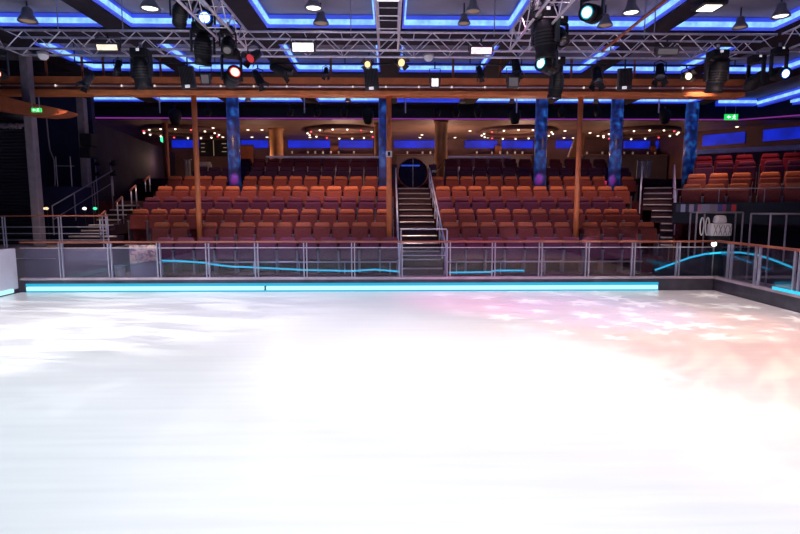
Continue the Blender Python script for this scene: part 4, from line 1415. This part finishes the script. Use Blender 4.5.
# ------------------------------------------------------------------ lounge
for px, lab, lit in ((343, 'with red and white bulbs before the middle pole', 1), (517, 'with red and white bulbs past the golden column', 1), (182, 'seen behind the first pole', 1), (640, 'above the side stairs', 1)):
    rad = 1.85
    Y = 27.4
    zc = LCZ - 0.10
    x = P(px, 132, Y).x
    t = thing('ring_canopy', 'curved wooden ceiling ring in the lounge, ' + lab, 'ceiling ring', (x, Y, zc))
    MB().lathe([(rad - 0.28, -0.04), (rad, -0.10), (rad + .05, 0.0), (rad, 0.10), (rad - .28, 0.10), (rad - 0.28, -0.04)], 40, None, False).build('ring', 'lounge_wall', t)
    MB().lathe([(0.95, 0.02), (1.0, 0.06), (0.95, 0.10), (0.2, 0.1)], 30, None, False).build('inner_dome', 'lounge_ceiling', t)
    for k in range(16):
        a = 2 * PI * k / 16 + .2
        m_ = 'dot_red' if k % 4 == 1 else 'dot_warm'
        MB().lathe([(0.0001, -0.045), (0.045, -0.02), (0.05, 0.02)], 8, Matrix.Translation((rad * .95 * math.cos(a), rad * .95 * math.sin(a), -0.115)), False).build('bulb', m_, t)
# scattered recessed spots
k = 0
for px, py in ((248, 130), (262, 130), (252, 138.5), (267, 138.5), (385, 131), (422, 135), (440, 135), (388, 139), (470, 131), (501, 135), (493, 139), (565, 131), (564, 139), (573, 146), (590, 133), (598, 136), (607, 138), (614, 131),
               (737, 127), (745, 132), (792, 128.5), (695, 143), (310, 142), (362, 142), (420, 142), (455, 142), (488, 142), (519, 142), (223, 142), (213, 128)):
    d = ray(px, py)
    s = (LCZ - .012 - CAM.z) / d.z
    p = CAM + d * s
    if p.y > 30.6:
        p = P(px, py, 30.3)
    if p.y < 24.1:
        p = P(px, py, 24.1)
    p.z = LCZ - .012
    o = MB().lathe([(0.07, 0.012), (0.075, 0.0), (0.06, -0.012), (0.0001, -0.02)], 10, None, False).build('recessed_downlight', 'dot_warm', None, p)
    tag(o, 'tiny warm recessed downlight in the brown lounge ceiling', 'downlight', 'tiny recessed downlights in the lounge ceiling')
# golden columns and dark door strips
for px, w, Y, y1, m_, lab in ((276.5, 13, 27.0, 158, 'gold', 'wide golden column behind the rows, before the middle pole'), (378, 7, 25.1, 170, 'gold', 'narrow golden column beside the middle pole'),
                          (441, 12.5, 24.6, 178, 'gold', 'wide golden column beside the round portal'), (166, 5, 25.2, 176, 'rust', 'thin rust red column at the end of the back rows')):
    p = P(px, 145, Y)
    rr = w / 2 / F * Y
    o = MB().lathe([(rr * 1.15, 0), (rr * 1.15, .1), (rr, .14), (rr, LCZ - LF - .1), (rr * 1.2, LCZ - LF - .002)], 20).build('golden_column', m_, None, (p.x, Y, LF + .001))
    tag(o, lab, 'column')
    o['kind'] = 'thing'
t = thing('mounted_screen', 'slanting golden screen panel beside the third pole', 'screen', P(574, 157, 27.0))
MB().prism([(-.25, 0, 0), (.45, 0, 0), (.5, 0, 1.15), (.15, 0, 1.25)], (0, 0.08, 0)).build('panel', 'gold', t)
MB().tube((-.32, -.02, 0), (.12, -.02, 1.3), 0.035, 8).build('edge_bar', 'alu_dim', t)
for px, w, lab in ((247, 13, 'beside the second blue band'), (334.5, 8, 'between blue bands under the ring'), (498, 7, 'between blue bands past the golden column'), (653, 6, 'between blue bands above side stairs')):
    p = P(px, 145, 30.7)
    ww = w / F * 30.7
    t = thing('lounge_cabinet', 'tall brown lounge cabinet ' + lab, 'cabinet', (p.x, 30.6, LF))
    MB().rb(-ww / 2, ww / 2, 0, 0.25, 0, 2.2, 0.02, 1).build('carcass', 'lounge_wall', t)
    for s in (-1, 1):
        MB().bb(min(0.01 * s, s * ww / 2 * .94), max(0.01 * s, s * ww / 2 * .94), -0.02, -0.001, 0.1, 2.1).build('door', 'rust', t)
# bar counter and tables
for x0, x1, lab in ((288, 372, 'before the middle pole'), (396, 448, 'behind the round portal'), (466, 532, 'past the golden column'), (585, 668, 'above the side stairs')):
    a, c = P(x0, 155, 29.5), P(x1, 155, 29.5)
    t = thing('bar_counter', 'dark lounge bar counter with lit top edge ' + lab, 'counter', (a.x, 29.5, LF))
    L = c.x - a.x
    hh = P(400, 154, 29.5).z - LF
    MB().rb(0, L, 0, 0.6, 0, hh - .06, 0.02, 1).build('front', 'lounge_dark', t)
    MB().rb(-.05, L + .05, -0.06, 0.66, hh - .059, hh, 0.015, 1).build('counter_top', 'lounge_wall', t)
    nn = int(L / 0.42)
    for i in range(nn):
        if random.random() < .6:
            # glasses along the counter
            g = MB().lathe([(0.03, 0), (0.045, 0.02), (0.05, .16), (0.045, .16)], 8).build('drinking_glass', 'white', None, (a.x + .2 + i * .42, 29.6 + random.random() * .2, LF + hh))
            tag(g, 'small pale drinking glass standing on a lounge counter', 'glass', 'drinking glasses on the lounge counters')
# balustrade rails behind the top row
for x0, x1, Y, lab in ((266, 386, 24.05, 'before the middle pole'), (448, 511, 24.05, 'past the golden column')):
    a, c = P(x0, 157, Y), P(x1, 157, Y)
    t = thing('lounge_balustrade', 'pale blue lounge rail behind the top row ' + lab, 'balustrade', (a.x, Y, LF))
    L = c.x - a.x
    hh = a.z - LF
    MB().rb(0, L, -0.07, 0.07, hh - .05, hh + .05, 0.03, 2).build('top_rail', 'rail_blue', t)
    MB().bb(0.05, L - .05, -0.008, 0.008, 0.05, hh - .06).build('glass_panel', 'rail_glass', t)
    nn = int(L / 1.3)
    for i in range(nn + 1):
        MB().tube((0.05 + i * (L - .1) / nn, 0.02, 0), (0.05 + i * (L - .1) / nn, 0.02, hh - .05), 0.018, 6).build('post', 'alu_dim', t)
a = P(696, 152.5, 20.4)
c = Vector((a.x, a.y, a.z)) + dS * 6.2
t = thing('lounge_balustrade', 'pale blue rail behind the red seats of the side block', 'balustrade', (a.x, a.y, a.z - 0.9), SA)
MB().rb(0, 6.2, -0.07, 0.07, 0.82, 1.0, 0.03, 2).build('top_rail', 'rail_blue', t)
MB().bb(0.05, 6.15, -0.008, 0.008, -0.6, 0.84).build('panel', 'lounge_dark', t)
for i in range(5):
    MB().tube((0.05 + 1.5 * i, -0.03, -0.8), (0.05 + 1.5 * i, -0.03, 0.85), 0.02, 6).build('post', 'alu_dim', t)
q0 = Vector((a.x, a.y, 0)) - dS * .3 - back * .1
q = [q0, q0 + dS * 7, q0 + dS * 7 + back * 4, q0 + back * 4]
struct(MB().hexa([v + Vector((0, 0, FLZ)) for v in q] + [v + Vector((0, 0, a.z - 1.0)) for v in q]).build('side_lounge_floor', 'maroon'))
# cream panels behind the stair heads
for px0, px1, py0, py1, Y, lab in ((184, 191, 160, 178, 23.9, 'narrow cream door panel at the end of the back rows'), (637, 651, 161, 178, 24.0, 'cream curtain panel at the head of the side stairs')):
    a, c = P(px0, py0, Y), P(px1, py1, Y)
    t = thing('cream_panel', lab, 'panel', (a.x, Y, c.z))
    b = MB()
    n_ = max(2, int((c.x - a.x) / 0.2))
    for i in range(n_):
        x0 = (c.x - a.x) * i / n_
        b.rb(x0 + .02, x0 + (c.x - a.x) / n_ - .02, 0, 0.06, 0, a.z - c.z, 0.012, 1)
    b.build('curtain_folds', 'cream', t)
    MB().tube((-.05, 0.03, a.z - c.z + .02), (c.x - a.x + .05, .03, a.z - c.z + .02), 0.02, 6).build('curtain_rod', 'alu_dim', t)
# pale coat draped on the top rail near the first pole
t = MB()
p = P(204, 164, 23.75)
t.rb(-0.35, 0.30, -0.06, 0.06, -0.12, 0.10, 0.05, 2).rb(0.16, 0.34, -0.08, 0.04, -0.36, 0.0, 0.04, 2)
o = t.build('draped_cloth', 'cream', None, p)
tag(o, 'pale cloth draped over the rear seats beside the first pole', 'cloth')
# dark rail with lamps at the back of left seats
t = thing('wall_sign', 'dark board with glowing red markings behind the first blue column', 'board', P(214, 148, 28.0))
MB().rb(-0.75, 0.75, 0, 0.08, -0.42, 0.40, 0.02, 1).build('panel', 'black', t)
b = MB()
for x0, x1, z0 in ((-.65, -.45, .2), (-.65, -.48, .0), (-.65, -.45, -.2), (.4, .65, .2), (.48, .65, 0), (.4, .65, -.2)):
    b.bb(x0, x1, -.02, -.005, z0, z0 + .035)
b.bb(-.03, .0, -.02, -.005, -.4, .38)
b.build('lit_marking', 'lamp_dim', t)
# thin arm lamp beside the golden column
t = thing('arm_lamp', 'dark swing arm lamp before the golden column at the round portal', 'lamp', P(434, 171, 20.6))
MB().path([(0, 0, 0), (0.15, 0, .08), (.35, 0, .35), (.42, 0, .5), (.42, 0, .3), (.42, 0, -.65)], 0.02, 6).build('arm', 'black_metal', t)
MB().rb(-.1, .1, -.05, .05, -.06, .02, .02, 1).build('lamp_head', 'grey', t)


# ------------------------------------------------------------------ lights
def spot(name, loc, target, energy, col, angle, blend=0.6, radius=0.08):
    l = bpy.data.lights.new(name, 'SPOT')
    l.energy = energy
    l.color = col
    l.spot_size = R(angle)
    l.spot_blend = blend
    l.shadow_soft_size = radius
    o = bpy.data.objects.new(name, l)
    C.objects.link(o)
    o.location = loc
    d = Vector(target) - Vector(loc)
    o.rotation_euler = d.to_track_quat('-Z', 'Y').to_euler()
    return o


def point(name, loc, energy, col, radius=0.3):
    l = bpy.data.lights.new(name, 'POINT')
    l.energy = energy
    l.color = col
    l.shadow_soft_size = radius
    o = bpy.data.objects.new(name, l)
    C.objects.link(o)
    o.location = loc
    return o


def gobo(o, kind, scale=6.0, lo=0.0, hi=1.0, strength=1.0, seed=0.0, stretch=(1, 1)):
    "a patterned disc in the lamp: stars or streaks"
    l = o.data
    l.use_nodes = True
    nt = l.node_tree
    em = nt.nodes['Emission']
    tc = nt.nodes.new('ShaderNodeTexCoord')
    sp_ = nt.nodes.new('ShaderNodeSeparateXYZ')
    nt.links.new(tc.outputs['Normal'], sp_.inputs[0])

    def mth(op, a, b=None, c=None):
        n_ = nt.nodes.new('ShaderNodeMath')
        n_.operation = op
        for i, v in enumerate((a, b, c)):
            if v is None:
                continue
            if isinstance(v, (int, float)):
                n_.inputs[i].default_value = v
            else:
                nt.links.new(v, n_.inputs[i])
        return n_.outputs[0]

    u = mth('DIVIDE', sp_.outputs['X'], sp_.outputs['Z'])
    v = mth('DIVIDE', sp_.outputs['Y'], sp_.outputs['Z'])
    if kind == 'stars':
        u = mth('ADD', mth('MULTIPLY', u, scale), seed)
        v = mth('ADD', mth('MULTIPLY', v, scale), seed * .7)
        row = mth('FLOOR', v)
        u = mth('ADD', u, mth('MULTIPLY', row, 0.37))
        fu = mth('SUBTRACT', mth('FRACT', u), 0.5)
        fv = mth('SUBTRACT', mth('FRACT', v), 0.5)
        h = mth('FRACT', mth('MULTIPLY', mth('SINE', mth('ADD', mth('MULTIPLY', mth('FLOOR', u), 12.99), mth('MULTIPLY', row, 78.2))), 437.5))
        r_ = mth('SQRT', mth('ADD', mth('MULTIPLY', fu, fu), mth('MULTIPLY', fv, fv)))
        a = mth('ADD', mth('ARCTAN2', fv, fu), mth('MULTIPLY', h, 3.0))
        tri = mth('ABSOLUTE', mth('SUBTRACT', mth('FRACT', mth('MULTIPLY', a, 5 / (2 * PI))), 0.5))
        edge = mth('MULTIPLY', mth('ADD', mth('MULTIPLY', tri, 0.66), 0.07), mth('ADD', mth('MULTIPLY', h, 0.6), 0.5))
        k = mth('MULTIPLY', mth('SUBTRACT', edge, r_), 24.0)
        k = mth('MINIMUM', mth('MAXIMUM', k, 0.0), 1.0)
        out = mth('ADD', mth('MULTIPLY', k, hi - lo), lo)
    else:
        cb = nt.nodes.new('ShaderNodeCombineXYZ')
        nt.links.new(mth('MULTIPLY', u, stretch[0]), cb.inputs[0])
        nt.links.new(mth('MULTIPLY', v, stretch[1]), cb.inputs[1])
        n_ = nt.nodes.new('ShaderNodeTexNoise')
        n_.inputs['Scale'].default_value = scale
        n_.inputs['Detail'].default_value = 2.5
        n_.inputs['Distortion'].default_value = 0.8
        nt.links.new(cb.outputs[0], n_.inputs['Vector'])
        mr = nt.nodes.new('ShaderNodeMapRange')
        mr.inputs[1].default_value = 0.42
        mr.inputs[2].default_value = 0.60
        mr.inputs[3].default_value = lo
        mr.inputs[4].default_value = hi
        nt.links.new(n_.outputs['Fac'], mr.inputs[0])
        out = mr.outputs[0]
    nt.links.new(out, em.inputs['Strength'])
    return o


K = 0.34
# even wash over the ice from rigs above
for i, (x, y, tx, ty, e, col) in enumerate(((-6, 3, -6.5, 4, 2850, (0.70, 0.93, 1.0)), (0, 3, 0, 4, 2500, (0.95, 0.98, 1.0)), (6, 3, 5.4, 4.0, 2050, (0.92, 0.95, 1.0)),
                                            (-5.5, 8, -5.5, 9, 2100, (1.0, 0.96, 0.98)), (0, 8, 0, 9.5, 2300, (1.0, 0.97, 0.99)), (5.5, 8, 4.0, 8.5, 800, (1.0, 0.80, 0.72)))):
    spot('ice_wash_lamp', (x, y, 6.0), (tx, ty, 0), e * K, col, 130, 1.0, 0.3)
# tinted wash along the far edge
for x, e, col in ((-8.0, 430, (1.0, 0.86, 0.86)), (-4.5, 330, (0.98, 0.92, 1.0)), (-1.5, 330, (0.80, 0.74, 1.0)), (2.5, 140, (1.0, 0.70, 0.95)), (6.8, 600, (1.0, 0.74, 0.64))):
    spot('ice_edge_lamp', (x, 9.6, 6.15), (x, 12.1, 0), e * 1.3, col, 84, 1.0, 0.2)
# hot pools
spot('ice_key_lamp', (-7.5, 3.5, 6.0), (-7.6, 8.0, 0), 1000, (1, 1, 1), 46, 0.5, 0.1)
spot('ice_key_lamp', (2.5, 4, 6.0), (0.9, 8.0, 0), 1100, (1, 1, 0.98), 54, 0.8, 0.1)
spot('ice_key_lamp', (1, 1.5, 6.0), (1.0, 4.4, 0), 500, (1, 1, 1), 75, 0.8, 0.1)
# patterned lamps
gobo(spot('star_lamp', (3.5, 9.3, 6.15), (5.0, 12.2, 0), 1200, (1.0, 0.94, 0.92), 70, 0.4, 0.006), 'stars', 6.0, 0.05, 1.0)
gobo(spot('star_lamp', (6.4, 8.4, 6.15), (7.0, 12.0, 0), 1300, (1.0, 0.92, 0.84), 62, 0.4, 0.006), 'stars', 6.0, 0.05, 1.0, seed=0.45)
gobo(spot('star_lamp', (3.0, 9, 6.0), (0.5, 5.2, 0), 650, (1.0, 1.0, 1.0), 70, 0.4, 0.02), 'stars', 5.0, 0.2, 1.0, seed=0.3)
gobo(spot('streak_lamp', (-6.5, 8.8, 6.15), (-6.2, 11.0, 0), 1200, (1.0, 1.0, 1.0), 80, 0.6, 0.02), 'streak', 3.0, 0.0, 1.0, stretch=(1.2, 5))
gobo(spot('streak_lamp', (7.6, 5.2, 6.1), (5.7, 7.0, 0), 3000, (1.0, 0.42, 0.26), 72, 0.8, 0.02), 'streak', 3.4, 0.55, 1.0, stretch=(1.5, 6))
spot('pink_lamp', (2.5, 10.5, 5.9), (2.6, 12.9, 0), 1250, (1.0, 0.20, 0.48), 52, 0.9, 0.1)
spot('violet_lamp', (5.0, 9.5, 5.9), (4.6, 11.2, 0), 600, (0.42, 0.38, 1.0), 45, 0.9, 0.1)
# warm lamps on the seats
for x, e in ((-7.0, 580), (-3.5, 760), (-0.5, 760), (3.2, 620), (7.0, 540)):
    spot('seat_lamp', (x * 0.95, 16.5, 6.2), (x, 18.5, 2.2), e, (1.0, 0.60, 0.40), 74, 0.8, 0.15)
for x, e in ((-6.0, 360), (-2.0, 460), (3.4, 260), (7.5, 260)):
    spot('upper_seat_lamp', (x, 17.4, 6.3), (x, 21.4, 3.2), e, (1.0, 0.58, 0.36), 62, 0.8, 0.15)
spot('side_seat_lamp', (9.7, 16.3, 6.25), (10.3, 15.2, 2.8), 620, (1.0, 0.60, 0.32), 62, 0.8, 0.15)
spot('side_seat_lamp', (11.2, 17.0, 6.25), (11.4, 17.5, 3.6), 420, (1.0, 0.35, 0.30), 84, 0.8, 0.15)
# pink pools low on the blue columns
for px, Y in ((233, 20.7), (540, 20.7), (612, 20.7)):
    p = P(px, 171, Y)
    spot('column_pink_lamp', (p.x * 0.85, 16.4, 6.25), p, 6500, (1.0, 0.10, 0.65), 4.5, 0.9, 0.03)
# unseen fill points added for the lounge glow
for x, e in ((-11, 30), (-6.5, 65), (-2.3, 200), (2.5, 200), (6.6, 200), (11, 60), (15, 25)):
    point('lounge_fill', (x, 26.8, 4.4), e, (1.0, 0.64, 0.44), 0.25)
# stair lights
spot('stair_lamp', (0.9, 16.0, 6.1), (0.9, 17.6, 1.2), 350, (1.0, 0.75, 0.7), 40, 0.8, 0.1)
spot('portal_stair_lamp', (8.6, 14.5, 6.2), (9.4, 18.0, 1.8), 300, (1.0, 0.7, 0.6), 45, 0.8, 0.1)
# unseen fills added: warm over the platform steps, violet in the corridor
spot('platform_fill', (-8.3, 13.6, 5.6), (-8.7, 15.6, 1.2), 480, (1.0, 0.62, 0.40), 42, 0.9, 0.1)
point('corridor_fill', (-3, 14.35, 2.6), 55, (0.70, 0.55, 1.0), 0.2)
point('corridor_fill', (4, 14.35, 2.6), 50, (0.70, 0.55, 1.0), 0.2)

w = bpy.data.worlds.new('world')
scn.world = w
w.use_nodes = True
w.node_tree.nodes['Background'].inputs[0].default_value = (0.16, 0.10, 0.42, 1)
w.node_tree.nodes['Background'].inputs[1].default_value = 0.22

scn.view_settings.view_transform = 'Standard'
scn.view_settings.look = 'None'
scn.view_settings.exposure = 0.0
scn.cycles.max_bounces = 6
scn.cycles.diffuse_bounces = 3
scn.cycles.transparent_max_bounces = 16
scn.cycles.sample_clamp_indirect = 3.0
scn.cycles.use_denoising = True
